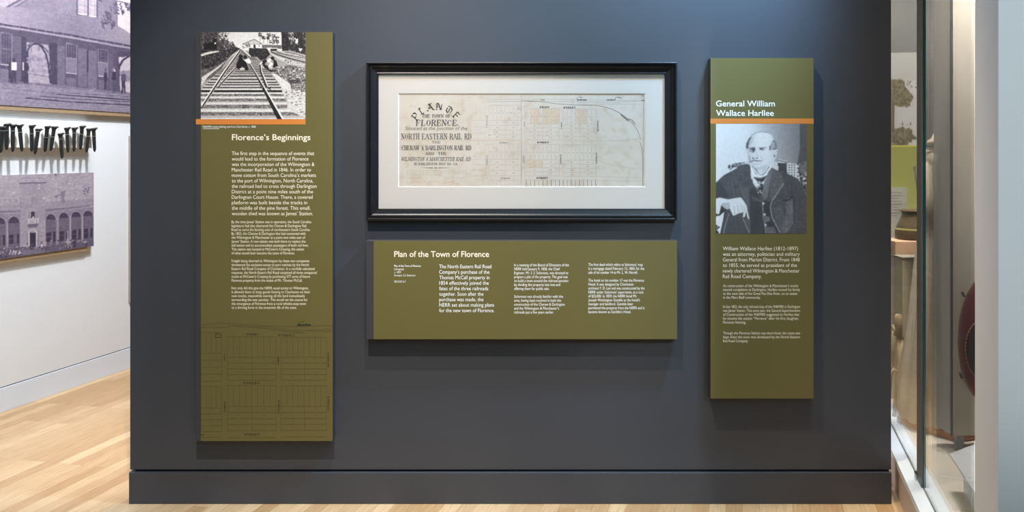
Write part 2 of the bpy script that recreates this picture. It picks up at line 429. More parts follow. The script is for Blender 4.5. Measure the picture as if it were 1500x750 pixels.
_glyph = {}
def text_geo(s, bold=0.0, shear=0.0):
    key = (s, bold, shear)
    if key in _glyph: return _glyph[key]
    cu = bpy.data.curves.new('t', 'FONT'); cu.body = s; cu.size = 1.0; cu.offset = bold; cu.shear = shear; cu.resolution_u = 3
    ob = bpy.data.objects.new('t', cu); COL.objects.link(ob)
    dg = bpy.context.evaluated_depsgraph_get()
    me = bpy.data.meshes.new_from_object(ob.evaluated_get(dg))
    vs = [(v.co.x, v.co.y) for v in me.vertices]; fs = [tuple(p.vertices) for p in me.polygons]
    bpy.data.objects.remove(ob); bpy.data.curves.remove(cu); bpy.data.meshes.remove(me)
    _glyph[key] = (vs, fs); return vs, fs
CAPH = max(v[1] for v in text_geo('H')[0])
class Ink:
    """flat lettering and line work collected in reference pixels, placed on a plane by `place`"""
    def __init__(s, place): s.place = place; s.v = []; s.f = []
    def add(s, pts, faces):
        P = [s.place(*p) for p in pts]
        for f in faces:                       # each stroke of ink lies a hair above the one below it
            b = len(s.v); s.n = (getattr(s, 'n', 0) + 1) % 32; up = s.n * 1.5e-6
            for i in f:
                q = P[i]; s.v.append((q[0], q[1] - up, q[2]) if isinstance(q, Vector) else q)
            s.f.append(tuple(range(b, b + len(f))))
    def text(s, body, x0, x1, base, cap, bold=0.0, shear=0.0):
        vs, fs = text_geo(body, bold, shear)
        a = min(v[0] for v in vs); b = max(v[0] for v in vs)
        kx = (x1 - x0) / (b - a); ky = cap / CAPH
        s.add([(x0 + (v[0] - a) * kx, base - v[1] * ky) for v in vs], fs)
    def lines(s, rows, x0, base, step, cap, bold=0.0):
        for i, (t, x1) in enumerate(rows):
            if t: s.text(t, x0, x1, base + i * step, cap, bold)
    def paras(s, rows, x0, base, step, cap, bold, mat, parent):
        i0 = 0; cur = []
        for i, (t, x1) in enumerate(rows + [('', 0)]):
            if t: cur.append((t, x1)); continue
            if cur:
                q = Ink(s.place); q.lines(cur, x0, base + i0 * step, step, cap, bold); q.build('paragraph', mat, parent)
            cur = []; i0 = i + 1
    def quad(s, *p): s.add(list(p), [(0, 1, 2, 3)])
    def rect(s, x0, y0, x1, y1): s.quad((x0, y1), (x1, y1), (x1, y0), (x0, y0))
    def line(s, pts, w):
        for (x1, y1), (x2, y2) in zip(pts[:-1], pts[1:]):
            l = math.hypot(x2 - x1, y2 - y1) or 1
            nx, ny = -(y2 - y1) / l * w / 2, (x2 - x1) / l * w / 2
            s.quad((x1 + nx, y1 + ny), (x2 + nx, y2 + ny), (x2 - nx, y2 - ny), (x1 - nx, y1 - ny))
    def nib(s, pts, w, ang=40):
        dx, dy = math.cos(math.radians(ang)) * w / 2, -math.sin(math.radians(ang)) * w / 2
        for (x1, y1), (x2, y2) in zip(pts[:-1], pts[1:]):
            s.quad((x1 - dx, y1 - dy), (x2 - dx, y2 - dy), (x2 + dx, y2 + dy), (x1 + dx, y1 + dy))
    def build(s, name, mat, parent, label=None):
        o = mesh(name, s.v, s.f, mat, parent, label=label)
        return o
def build_multi(name, parent, *pairs, label=None):
    vs, fs, mi = [], [], []
    for j, (k_, m_) in enumerate(pairs):
        b = len(vs); vs += k_.v; fs += [tuple(i + b for i in f) for f in k_.f]; mi += [j] * len(k_.f)
    o = mesh(name, vs, fs, pairs[0][1], parent, label=label)
    for _, m_ in pairs[1:]: o.data.materials.append(m_)
    o.data.polygons.foreach_set('material_index', mi); o.data.update()
    return o
# serif capitals for the engraved map titles: strokes on a unit box, thick = 1, thin = 0, serif list
SERIF = {
 'A': ([((0, 0), (.5, 1), 0), ((.5, 1), (1, 0), 1), ((.2, .35), (.8, .35), 0)], [(0, 0), (1, 0)]),
 'B': ([((.15, 0), (.15, 1), 1), ((.15, 1), (.7, 1), 0), ((.75, .95), (.75, .55), 1), ((.15, .5), (.75, .5), 0), ((.85, .45), (.85, .05), 1), ((.15, 0), (.8, 0), 0)], [(.15, 0), (.15, 1)]),
 'C': ([((.15, .2), (.15, .8), 1), ((.15, .85), (.5, 1), 0), ((.5, 1), (.9, .9), 0), ((.9, .95), (.9, .68), 0), ((.15, .15), (.5, 0), 0), ((.5, 0), (.92, .18), 0)], []),
 'D': ([((.15, 0), (.15, 1), 1), ((.15, 1), (.65, 1), 0), ((.85, .85), (.85, .15), 1), ((.15, 0), (.65, 0), 0), ((.65, 1), (.85, .85), 0), ((.65, 0), (.85, .15), 0)], [(.15, 0), (.15, 1)]),
 'E': ([((.18, 0), (.18, 1), 1), ((.18, 1), (.88, 1), 0), ((.18, .5), (.65, .5), 0), ((.18, 0), (.92, 0), 0), ((.88, 1), (.88, .75), 0), ((.92, 0), (.92, .28), 0), ((.65, .62), (.65, .38), 0)], [(.18, 0), (.18, 1)]),
 'F': ([((.18, 0), (.18, 1), 1), ((.18, 1), (.9, 1), 0), ((.18, .5), (.65, .5), 0), ((.9, 1), (.9, .72), 0), ((.65, .62), (.65, .38), 0)], [(.18, 0), (.18, 1)]),
 'G': ([((.15, .2), (.15, .8), 1), ((.15, .85), (.5, 1), 0), ((.5, 1), (.9, .9), 0), ((.9, .95), (.9, .68), 0), ((.15, .15), (.5, 0), 0), ((.5, 0), (.85, .1), 0), ((.85, .05), (.85, .45), 1)], [(.85, .45)]),
 'H': ([((.15, 0), (.15, 1), 1), ((.85, 0), (.85, 1), 1), ((.15, .5), (.85, .5), 0)], [(.15, 0), (.15, 1), (.85, 0), (.85, 1)]),
 'I': ([((.5, 0), (.5, 1), 1)], [(.5, 0), (.5, 1)]),
 'J': ([((.65, .1), (.65, 1), 1), ((.65, .1), (.35, 0), 0), ((.35, 0), (.2, .2), 0)], [(.65, 1)]),
 'L': ([((.2, 0), (.2, 1), 1), ((.2, 0), (.9, 0), 0), ((.9, 0), (.9, .3), 0)], [(.2, 0), (.2, 1)]),
 'M': ([((.08, 0), (.08, 1), 0), ((.08, 1), (.5, .1), 1), ((.5, .1), (.9, 1), 0), ((.9, 0), (.9, 1), 1)], [(.08, 0), (.08, 1), (.9, 0), (.9, 1)]),
 'N': ([((.12, 0), (.12, 1), 0), ((.12, 1), (.88, 0), 1), ((.88, 0), (.88, 1), 0)], [(.12, 0), (.12, 1), (.88, 1)]),
 'O': ([((.15, .2), (.15, .8), 1), ((.85, .2), (.85, .8), 1), ((.15, .85), (.5, 1), 0), ((.5, 1), (.85, .85), 0), ((.15, .15), (.5, 0), 0), ((.5, 0), (.85, .15), 0)], []),
 'R': ([((.15, 0), (.15, 1), 1), ((.15, 1), (.7, 1), 0), ((.78, .95), (.78, .58), 1), ((.15, .52), (.75, .52), 0), ((.55, .5), (.9, 0), 1)], [(.15, 0), (.15, 1), (.9, 0)]),
 'S': ([((.8, .95), (.3, 1), 0), ((.3, 1), (.15, .75), 1), ((.15, .72), (.82, .3), 1), ((.82, .3), (.7, 0), 1), ((.7, 0), (.2, .03), 0), ((.85, 1), (.85, .72), 0), ((.12, 0), (.12, .28), 0)], []),
 'T': ([((.5, 0), (.5, 1), 1), ((.08, 1), (.92, 1), 0), ((.08, 1), (.08, .72), 0), ((.92, 1), (.92, .72), 0)], [(.5, 0)]),
 'V': ([((.05, 1), (.5, 0), 1), ((.5, 0), (.95, 1), 0)], [(.05, 1), (.95, 1)]),
 'W': ([((.02, 1), (.28, 0), 1), ((.28, 0), (.5, .9), 0), ((.5, .9), (.72, 0), 1), ((.72, 0), (.98, 1), 0)], [(.02, 1), (.5, 1), (.98, 1)]),
 'Y': ([((.05, 1), (.5, .45), 1), ((.95, 1), (.5, .45), 0), ((.5, 0), (.5, .45), 1)], [(.05, 1), (.95, 1), (.5, 0)]),
 'P': ([((.15, 0), (.15, 1), 1), ((.15, 1), (.7, 1), 0), ((.8, .95), (.8, .55), 1), ((.15, .5), (.75, .5), 0)], [(.15, 0), (.15, 1)]),
 '&': ([((.9, 0), (.3, .8), 1), ((.3, .8), (.5, 1), 0), ((.5, 1), (.6, .75), 0), ((.6, .75), (.15, .3), 0), ((.15, .3), (.4, 0), 0), ((.4, 0), (.9, .5), 0)], []),
 '.': ([((.3, 0), (.3, .14), 1)], []), ',': ([((.4, .12), (.25, -.15), 0)], []),
}
def serif_text(ink, body, x0, x1, base, cap, thick=0.24, thin=0.09, shear=0.0):
    adv = [0.45 if c == ' ' else 0.4 if c in '.,I' else 1.15 if c in 'MW' else 0.85 for c in body]
    k = (x1 - x0) / sum(adv); x = x0
    for c, a in zip(body, adv):
        w = a * k
        if c in SERIF:
            st, se = SERIF[c]
            gw = w * 0.82; gx = x + w * 0.09
            f = lambda p: (gx + p[0] * gw + shear * p[1] * cap, base - p[1] * cap)
            ref = min(cap, k * 1.0)
            for p, q, t in st: ink.line([f(p), f(q)], (thick if t else thin) * ref * (1.0 if c != 'I' else 1.0))
            for p in se:
                (px, py) = f(p); r = 0.17 * ref if c != 'I' else 0.2 * ref
                ink.line([(px - r, py), (px + r, py)], thin * ref * 1.2)
        x += w

# ------------------------------------------------------------------ the three olive text panels
def panel(name, label, x0, y0, x1, y1, depth, group=None):
    c = W((x0 + x1) / 2, y1, depth)
    t = thing(name, label, 'sign', (c.x, 0.0, c.z))
    return t
PD = 0.050
F1 = PD + 0.0006; F2 = PD + 0.0012
WP = lambda off: (lambda x, y: W(x, y, off))

# ---- tall panel on the left
t1 = panel('museum_sign', 'tall olive panel with a railroad track photograph, orange stripe and ghosted street map', 287, 47, 487.5, 646, PD)
wbox('panel_body', 287, 47, 487.5, 646, 0.0, PD, M_SPINE, t1, 0.001)
wbox('face', 294.2, 47.0, 487.3, 646, PD - 0.001, F1, M_OLIVE, t1, label='olive printed face')
wbox('stripe', 287.0, 174.4, 447.6, 182.3, PD - 0.001, F1 + 0.0004, M_ORANGE, t1, label='orange stripe')
k = Ink(WP(F1 + 0.0003)); k.text('Florence’s Beginnings', 339.7, 454.7, 205.2, 8.4, 0.012); k.build('heading', M_CREAM, t1)
k = Ink(WP(F1 + 0.0003))
k.lines([('The first step in the sequence of events that', 460.3), ('would lead to the formation of Florence', 451.9), ('was the incorporation of the Wilmington &', 460.7),
 ('Manchester Rail Road in 1846. In order to', 455.6), ('move cotton from South Carolina’s markets', 462.9), ('to the port of Wilmington, North Carolina,', 458.8),
 ('the railroad had to cross through Darlington', 463.7), ('District at a point nine miles south of the', 458.6), ('Darlington Court House. There, a covered', 457.9),
 ('platform was built beside the tracks in', 450.0), ('the middle of the pine forest. This small,', 454.7), ('wooden shed was known as James’ Station.', 458.4)], 339.5, 227.2, 8.01, 5.3, 0.0)
k.build('lead_text', M_CREAM, t1)
k = Ink(WP(F1 + 0.0003))
k.paras([('By the time James’ Station was in operation, the South Carolina', 456), ('legislature had also chartered the Cheraw & Darlington Rail', 448.6), ('Road to serve the farming area of northeastern South Carolina.', 454.6),
 ('By 1855, the Cheraw & Darlington line had connected with', 447.6), ('the Wilmington & Manchester at a point two miles east of', 447), ('James’ Station. A new station was built there to replace the', 447.6),
 ('old station and to accommodate passengers of both rail lines.', 452), ('This station was located at McCown’s Crossing, the center', 445.6), ('of what would later become the town of Florence.', 431.6), ('', 0),
 ('Freight being diverted to Wilmington by these two companies', 453.2), ('threatened the exclusive access to port markets by the North', 452.4), ('Eastern Rail Road Company of Charleston. In a carefully calculated', 461),
 ('response, the North Eastern Rail Road conjoined all three companies’', 465), ('tracks at McCown’s Crossing by purchasing 577 acres of future', 454), ('Florence property from the estate of Mr. Thomas McCall.', 443)], 339.2, 326.9, 5.715, 3.9, 0.0, M_CREAM, t1)
k.paras([('Not only did this give the NERR equal access to Wilmington,', 452), ('it allowed them to keep goods flowing to Charleston on their', 454.4), ('own tracks, meanwhile owning all the land immediately', 446.6),
 ('surrounding the new junction. This would set the course for', 450.6), ('the emergence of Florence from a rural whistle-stop town', 448.2), ('to a thriving force in the economic life of the state.', 434.6)], 339.2, 423.8, 5.72, 3.9, 0.0, M_CREAM, t1)
k = Ink(WP(F1 + 0.0003)); k.text('W&MRR tracks looking east from Coit Street, c. 1860', 296.8, 374.6, 187.0, 2.9, 0.0)
k.line([(297, 188.6), (321, 188.6)], .5); k.build('caption', M_WHITE_INK, t1)

def ghost_label(k, body, x0, x1, y, cap): serif_text(k, body, x0, x1, y, cap, 0.3, 0.16)
def vlabel(k, body, x, y0, y1, cap):
    """letters of a street name stacked along a north-south street, turned a quarter turn"""
    sub = Ink(lambda a, b: (a, b)); serif_text(sub, body, 0, y1 - y0, 0, cap, 0.3, 0.16)
    k.add([(x - cap / 2 - p[1], y0 + p[0]) for p in sub.v], sub.f)
def block(k, x0, x1, y0, ym, y1, lots, rows, split, w, tilt=0.0, nums=None):
    k.line([(x0, y0), (x1, y0 + tilt)], w); k.line([(x0, ym), (x1, ym + tilt)], w); k.line([(x0, y1), (x1, y1 + tilt)], w)
    k.line([(x0, y0), (x0, y1)], w); k.line([(x1, y0), (x1, y1)], w)
    for i in range(1, lots):
        x = x0 + (x1 - x0) * i / lots; k.line([(x, y0), (x, ym)], w)
    for i in range(1, rows):
        y = ym + (y1 - ym) * i / rows; k.line([(x0, y), (x1, y + tilt)], w)
    if split: k.line([(split, ym), (split, y1)], w)
    if nums is not None:
        for i in range(lots):
            x = x0 + (x1 - x0) * (i + .5) / lots; yy = y0 + (ym - y0) * 0.52
            nums.line([(x - .5, yy), (x + .5, yy + .1)], 0.7)
        for i in range(rows):
            y = ym + (y1 - ym) * (i + .5) / rows
            for x in (((x0 + split) / 2, (split + x1) / 2) if split else ((x0 + x1) / 2,)):
                nums.line([(x - .9, y), (x + .9, y)], 0.7)
k = Ink(WP(F1 + 0.0003)); kd = Ink(WP(F1 + 0.00036))
for (y0, ym, y1) in ((493.5, 523.5, 557.2), (564.8, 595.5, 630.8)):
    block(k, 333.4, 404.2, y0, ym, y1, 8, 4, 369.4, 0.55, 0, k)
    block(k, 411.8, 478.3, y0 + .5, ym, y1 - .3, 8, 4, 446.3, 0.55, 0, k)
for (y0, ym, y1) in ((487, 517.6, 558.3), (566.3, 597.6, 632)):
    block(k, 294.4, 324.6, y0, ym, y1, 4, 4, None, 0.55, 0, k)
k.line([(294.4, 475.5), (314, 475.5)], .6); k.line([(294.4, 479.4), (314, 479.6)], .6)
for p in (((314, 473.4), (336, 473.4)), ((336, 473.4), (336, 479.6)), ((336, 479.6), (314, 479.6)), ((314, 479.6), (314, 473.4))): k.line(p, .5)
k.line([(336, 474), (376, 476.5), (430, 484), (487, 485.5)], .6); k.line([(336, 477), (376, 479.5), (432, 487), (445, 487.4)], .9)
k.line([(376, 477), (432, 478.5), (487, 476.5)], .5); k.line([(432, 485), (487, 482)], .5)
k.line([(294.4, 640.8), (323, 640.8)], .5); k.line([(333, 641.3), (404, 641)], .5); k.line([(413, 640.3), (478, 639.8)], .5)
for x in np.arange(298, 476, 8.8): k.line([(x, 640.4), (x, 642)], .4)
for (x0, y0, x1, y1) in ((315.4, 489, 323.3, 489), (323.3, 489, 323.3, 494.4), (323.3, 494.4, 315.4, 494.4), (315.4, 494.4, 315.4, 489)): kd.line([(x0, y0), (x1, y1)], .7)
ghost_label(kd, 'FRONT', 361.5, 379, 491, 2.4); ghost_label(kd, 'STREET', 407, 432, 492.3, 2.4)
ghost_label(kd, 'STREET', 356.5, 380, 562.6, 2.4); ghost_label(kd, 'STREET', 357, 380.5, 637.6, 2.4); ghost_label(kd, 'ET', 294.6, 299.5, 638, 2.2)
vlabel(kd, 'COIT', 328.8, 518.5, 528.5, 2.0); vlabel(kd, 'IRBY', 407.6, 521.5, 535, 2.2); vlabel(kd, 'DARGAN', 481, 516.5, 538, 2.0)
vlabel(kd, 'STREET', 329.2, 588, 604, 2.0); vlabel(kd, 'STREET', 408.2, 586, 606, 2.2); vlabel(kd, 'STREET', 481, 580, 602, 2.2)
km_ = k
def cursive(k, x0, x1, y, h, w, n, seed, flourish=None):
    r = random.Random(seed); pts = []
    for i in range(n * 2 + 1):
        pts.append((x0 + (x1 - x0) * i / (n * 2), y - (h if i % 2 else 0) * (r.choice((.55, .6, 1.0)) if i % 2 else 1)))
    k.nib(pts, w, 35)
    if flourish: k.nib(flourish, w, 35)
cursive(kd, 435.5, 455.5, 477.6, 3.6, 1.1, 12, 3, [(435.4, 477), (436.2, 473.2), (440, 472.2), (446, 470.6)])
build_multi('map_print', t1, (km_, M_GHOST), (kd, M_GHOST_D), label='faint street map printed on the olive face')

# railroad photograph
c = wall_canvas(294.2, 47.2, 447.4, 174.5, F1 + 0.0006, 2.0, 0.62, 11)
A = lambda *p: [(290 + p[i] / 10.71, 42 + p[i + 1] / 10.71) for i in range(0, len(p), 2)]
B = lambda *p: [(365 + p[i] / 10.72, 42 + p[i + 1] / 10.72) for i in range(0, len(p), 2)]
C = lambda *p: [(290 + p[i] / 10., 105 + p[i + 1] / 10.) for i in range(0, len(p), 2)]
D = lambda *p: [(365 + p[i] / 10., 105 + p[i + 1] / 10.) for i in range(0, len(p), 2)]
c.poly([(294, 47), (448, 47), (448, 74), (294, 74)], lambda x, y: 0.84 + 0.03 * (y - 47) / 20)
lt = [(294, 47), (328, 47), (326, 54), (333, 57), (336, 64), (342, 63), (345, 68), (352, 71.5), (350, 76), (340, 80), (294, 84)]
c.poly(lt, 0.32, 1, 0.16, 3)
for x in np.arange(295.5, 327, 2.1): c.line([(x, 47), (x + c.rng.uniform(-.6, .6), 62)], 0.7, c.rng.choice([.16, .22, .55, .62]), 0.8)
c.scat([(322, 47), (335, 47), (334, 60), (322, 58)], 70, 1.2, [.8, .75, .3, .5])
c.scat([(326, 60), (344, 62), (346, 70), (326, 72)], 50, 1.1, [.45, .62, .3])
c.scat(lt, 120, 0.8, [.12, .2, .5, .42])
c.poly(A(80, 240, 180, 215, 300, 215, 300, 330, 100, 330), 0.10, 1, .06); c.poly(A(245, 150, 290, 165, 270, 230, 250, 230), .08); c.ell(315.4, 63.6, 1.4, 1.6, .95)
c.scat(A(80, 230, 300, 230, 320, 340, 90, 360), 30, .7, [.3, .2, .06])
c.poly(A(50, 340, 330, 330, 420, 340, 600, 290, 660, 310, 480, 460, 300, 590, 50, 680), .24, 1, .16, 4)
c.scat(A(50, 440, 400, 380, 600, 310, 500, 440, 300, 580, 50, 660), 160, 1.0, [.1, .15, .35, .5, .42])
c.poly(A(50, 400, 170, 360, 330, 345, 330, 365, 190, 395, 50, 435), .82, 1, .06)
c.poly(A(50, 650, 300, 580, 420, 500, 480, 460, 360, 640, 240, 750, 50, 860), .42, 1, .12, 3)
c.poly(A(600, 360, 560, 390, 450, 500, 390, 540, 250, 640, 60, 760, 50, 900, 160, 750, 320, 620, 470, 480, 560, 410, 620, 370), .80, 1, .08, 3)
bed = [(350, 72), (356, 72), (370, 83), (388, 95), (404, 115), (425, 148), (442, 168), (447.5, 175), (294, 175), (294, 128), (316, 110), (335, 92)]
c.poly(bed, lambda x, y: 0.52 + 0.16 * np.clip((y - 80) / 60, 0, 1), 1, .05, 2)
LX = lambda y: np.interp(y, [72, 92, 112, 128, 134, 175], [349, 334, 313, 297, 294, 294])
RX = lambda y: np.interp(y, [72, 92, 112, 128, 134, 140, 150, 157, 168, 175], [356, 384, 399, 412, 414, 415, 420, 421, 438, 447])
y = 84.0; st = 1.6
while y < 110:
    c.line([(LX(y) + 2, y), (RX(y), y)], st * 0.42, .28, .8); c.line([(LX(y) + 2, y + st * .5), (RX(y), y + st * .5)], st * .4, .72, .6); y += st; st *= 1.055
for y, w, v in ((111.6, 1.2, .22), (116.6, 1.5, .18), (120.6, 1.5, .16), (124.2, 1.5, .2), (128.3, 1.6, .2), (133.6, 3.0, .07), (139.2, 2.6, .4), (146.5, 4.0, .5), (156.0, 4.6, .46), (166.2, 6.0, .46)):
    c.poly([(LX(y), y - w / 2), (RX(y), y - w / 2), (RX(y) + w * .3, y + w / 2), (LX(y), y + w / 2)], v, .9)
    if w > 2.2 and v > .1:
        c.scat([(LX(y), y - w / 2), (RX(y), y - w / 2), (RX(y), y + w / 2), (LX(y), y + w / 2)], 200, .55, [.25, .32, .6, .7, .4], .8, 3.0)
for y, w in ((114.0, 1.2), (118.7, 1.3), (122.4, 1.2), (126.2, 1.5), (130.9, 1.7), (136.6, 1.9), (142.8, 2.2), (151.6, 3.0), (162.0, 4.0), (173.6, 1.8)):
    c.poly([(LX(y), y - w / 2), (RX(y), y - w / 2), (RX(y), y + w / 2), (LX(y), y + w / 2)], .86, .85, .05, 3)
rub = D(330, -60, 860, -120, 860, 330, 700, 300, 480, 250, 400, 120)
c.poly(rub, .5, 1, .12, 2); c.scat(rub, 520, .9, [.2, .28, .8, .85, .6, .4])
c.poly(D(470, 250, 860, 300, 860, 700, 740, 640, 560, 560, 560, 400, 500, 330), .78, 1, .08, 3); c.scat(D(470, 250, 860, 250, 860, 640, 720, 620), 120, .8, [.5, .4, .86, .9], .8, 2.2)
c.poly(D(330, 30, 390, 30, 600, 180, 620, 270, 480, 250, 380, 90), .82, 1, .06); c.poly(D(560, 120, 740, 110, 740, 160, 600, 180), .28, .8, .1, 2)
c.poly(B(430, 330, 885, 420, 900, 620, 620, 560, 450, 480, 300, 360), .72, 1, .06, 3)
c.scat(B(520, 470, 885, 560, 885, 600, 640, 550), 40, .9, [.2, .3, .8], 1, .7)
for q, w, v in ((B(340, 360, 460, 410, 600, 455, 750, 495, 890, 530), 1.3, .1), (B(330, 372, 450, 425, 600, 470, 890, 550), .8, .5), (B(430, 365, 560, 400, 700, 430, 890, 465), .9, .25), (B(560, 365, 700, 390, 890, 445), .8, .3), (B(310, 365, 360, 400, 440, 445, 560, 490), 1.0, .85), (B(430, 372, 560, 415, 890, 500), .7, .45)):
    c.line(q, w, v)
c.poly(B(0, 300, 280, 310, 330, 400, 270, 460, 180, 500, 130, 440, 0, 440), .18, 1, .1, 3); c.scat(B(0, 310, 290, 320, 300, 440, 150, 480, 0, 430), 60, .9, [.08, .3, .4])
c.poly(B(200, 250, 510, 260, 520, 320, 290, 300, 200, 300), .45, 1, .1); c.poly(B(290, 295, 450, 305, 450, 318, 290, 310), .78); c.poly(B(330, 318, 440, 320, 430, 350, 340, 350), .12)
c.poly(A(755, 235, 900, 235, 900, 305, 690, 300), .85); c.poly(B(0, 240, 200, 240, 196, 312, 140, 305, 0, 300), .92); c.poly(B(-100, 245, 80, 168, 200, 240, 0, 243), .78)
c.line(B(-110, 245, 80, 166, 205, 242), .9, .35); c.line(B(-110, 246, 205, 243), .7, .4); c.poly(B(65, 250, 100, 250, 100, 300, 65, 300), .1); c.poly(A(800, 250, 820, 250, 820, 290, 800, 290), .45); c.poly(B(150, 255, 165, 255, 165, 285, 150, 285), .5); c.line(B(78, 180, 78, 240), .5, .55)
c.scat(A(690, 280, 800, 220, 800, 290, 700, 310), 30, .8, [.3, .2, .45])
for tx, ty, r, b in ((170, 95, 26, 240), (225, 140, 24, 240), (315, 105, 34, 240), (290, 150, 22, 240), (385, 115, 28, 240), (365, 190, 40, 250), (435, 160, 30, 250), (440, 205, 24, 250)):
    x, y = B(tx, ty)[0]; c.line([(x, y), (x + .3, B(0, b)[0][1])], .6, .4)
    c.scat([(x - r / 10.7, y - r / 10.7), (x + r / 10.7, y - r / 10.7), (x + r / 10.7, y + r / 10.7), (x - r / 10.7, y + r / 10.7)], 16, 1.0, [.25, .32, .4])
rw = B(505, 50, 885, 50, 885, 410, 760, 370, 640, 340, 520, 350)
c.poly(rw, .22, 1, .12, 3); c.scat(rw, 150, .9, [.1, .15, .4, .3])
c.scat(B(610, 50, 700, 60, 700, 250, 640, 250), 60, .9, [.6, .75, .5]); c.scat(B(720, 150, 770, 160, 765, 250, 730, 250), 30, 1.0, [.9, .85]); c.scat(B(800, 50, 885, 50, 885, 280, 830, 280), 30, .9, [.5, .7])
for x in (515, 540, 580, 600, 770, 815, 830, 860): c.line(B(x, 50, x + 3, 330), 1.0, .13, .8)
c.poly(B(775, 308, 842, 312, 800, 362), .88)
c.line(A(648, 340, 355, 745) + C(50, 500), 1.6, .88, 1, 1.8)
lr = [(350, 73.5), (327.5, 105), (295, 155)]
c.line([(x + 1.9, y + .4) for x, y in lr], 1.5, .18, 1, 2.2); c.line([(x + 3.6, y + .6) for x, y in lr], .7, .72, 1, 1.2); c.line(lr, .9, .93, 1, 1.8)
g = [(345, 98), (338, 105), (318.5, 126.5)]
c.line(g, 1.0, .85, 1, 1.4); c.line([(x + 1.5, y + .5) for x, y in g], 1.1, .2, 1, 1.8); c.line([(x + 3, y + 1) for x, y in g], .7, .72, 1, 1.2)
c.line([(354.4, 71.9), (367.5, 83)], 1.6, .9); c.line([(353.6, 73), (360, 80)], .9, .3)
c.poly(B(-5, 545, 12, 540) + D(92, 0, 490, 700, 412, 700, 70, 0), .14, 1, .04, 3)
c.poly(B(2, 535, 14, 535) + D(96, 0, 515, 700, 484, 700, 84, 0), .9)
c.poly(B(160, 550, 185, 550) + D(182, 0, 275, 215, 240, 235, 155, 0), .2); c.poly(B(178, 550, 190, 550) + D(192, 0, 280, 212, 266, 218, 180, 0), .92)
c.scat(D(260, 215, 330, 215, 330, 290, 270, 290), 20, .9, [.15, .3, .5]); c.scat(D(150, 215, 200, 215, 200, 270, 150, 270), 10, .9, [.2, .6])
c.ell(352.6, 83, 3, 3.2, .10); c.ell(359.2, 83.8, 2.5, 3.0, .12)
c.poly(A(690, 475, 740, 485, 800, 460, 838, 520, 800, 555, 740, 510), .92)
c.poly(A(645, 465, 600, 560, 610, 620, 660, 640, 690, 590, 745, 658, 795, 652, 770, 560, 745, 515, 700, 475), .10); c.poly(A(650, 625, 720, 610, 745, 640, 660, 650), .8); c.line(A(800, 550, 857, 640), .8, .2)
c.ell(388.8, 84.2, 1.8, 2.2, .1); c.ell(399.2, 85.4, 2.6, 2.6, .12)
c.poly(B(190, 510, 250, 475, 280, 510, 240, 560, 300, 590, 310, 640, 450, 665, 330, 680, 230, 600), .14)
c.poly(B(280, 490, 330, 460, 355, 490, 300, 545), .9); c.poly(B(335, 515, 378, 555, 330, 612, 295, 605), .88); c.poly(B(375, 475, 425, 505, 452, 590, 400, 612, 372, 600, 388, 540), .11)
c.poly(B(150, 560, 200, 510, 212, 525, 165, 570), .9); c.poly(B(200, 580, 240, 610, 225, 620, 200, 600), .85); c.poly(B(330, 610, 370, 600, 360, 625), .85); c.poly(B(410, 600, 450, 600, 440, 615), .85)
c.A = (c.A - .5) * 1.2 + .5; c.noise(1.3, .07); c.noise(4, .03); c.blur(1)
NEUTRAL = [(0, (22, 18, 18)), (.25, (66, 60, 62)), (.5, (126, 118, 115)), (.75, (190, 183, 176)), (1, (240, 236, 228))]
c.build('photograph', NEUTRAL, t1, M_PRINT, 'black and white photograph of railroad tracks')

# ---- landscape panel under the framed map
t2 = panel('museum_sign', 'wide olive text panel with three columns of white text, mounted under the framed map', 536.5, 352.5, 992, 497, PD)
wbox('panel_body', 536.5, 352.5, 992, 497, 0.0, PD, M_SPINE, t2, 0.001)
wbox('face', 547.3, 352.6, 991.8, 496.8, PD - 0.001, F1, M_OLIVE, t2, label='olive printed face')
k = Ink(WP(F1 + 0.0003)); k.text('Plan of the Town of Florence', 577.5, 716.4, 376.3, 8.3, 0.012); k.build('heading', M_CREAM, t2)
k = Ink(WP(F1 + 0.0003))
k.text('Plan of the Town of Florence', 577.5, 616.4, 390.9, 2.9, 0.01); k.text('Lithograph', 577.5, 591.8, 395.6, 2.9, 0); k.text('c. 1859', 577.5, 587.3, 400.2, 2.9, 0)
k.text('Surveyor, S.S. Solomons', 577.5, 608.5, 404.7, 2.9, 0); k.text('2013.NC.6.7', 577.5, 594.3, 413.9, 2.9, 0); k.build('caption', M_WHITE_INK, t2)
k = Ink(WP(F1 + 0.0003))
k.lines([('The North Eastern Rail Road', 719.7), ('Company’s purchase of the', 717), ('Thomas McCall property in', 716.9), ('1854 effectively joined the', 716), ('fates of the three railroads', 715.2),
 ('together. Soon after the', 708.2), ('purchase was made, the', 708.2), ('NERR set about making plans', 723.7), ('for the new town of Florence.', 723.9)], 643.4, 393.0, 8.04, 5.4, 0.0); k.build('lead_text', M_WHITE_INK, t2)
k = Ink(WP(F1 + 0.0003))
k.paras([('In a meeting of the Board of Directors of the', 833.4), ('NERR held January 9, 1858, the Chief', 820), ('Engineer, Mr. S. S. Solomons, was directed to', 832.3), ('prepare a plat of the property. The goal was', 831.5),
 ('to build a town around the railroad junction', 832.3), ('by dividing the property into lots and', 820.5), ('offering them for public sale.', 804.6), ('', 0), ('Solomons was already familiar with the', 824.7),
 ('area, having been involved in both the', 821.8), ('construction of the Cheraw & Darlington', 827.2), ('and the Wilmington & Manchester’s', 818.9), ('railroads just a few years earlier.', 811.2)], 753.2, 390.1, 5.765, 4.0, 0.0, M_WHITE_INK, t2)
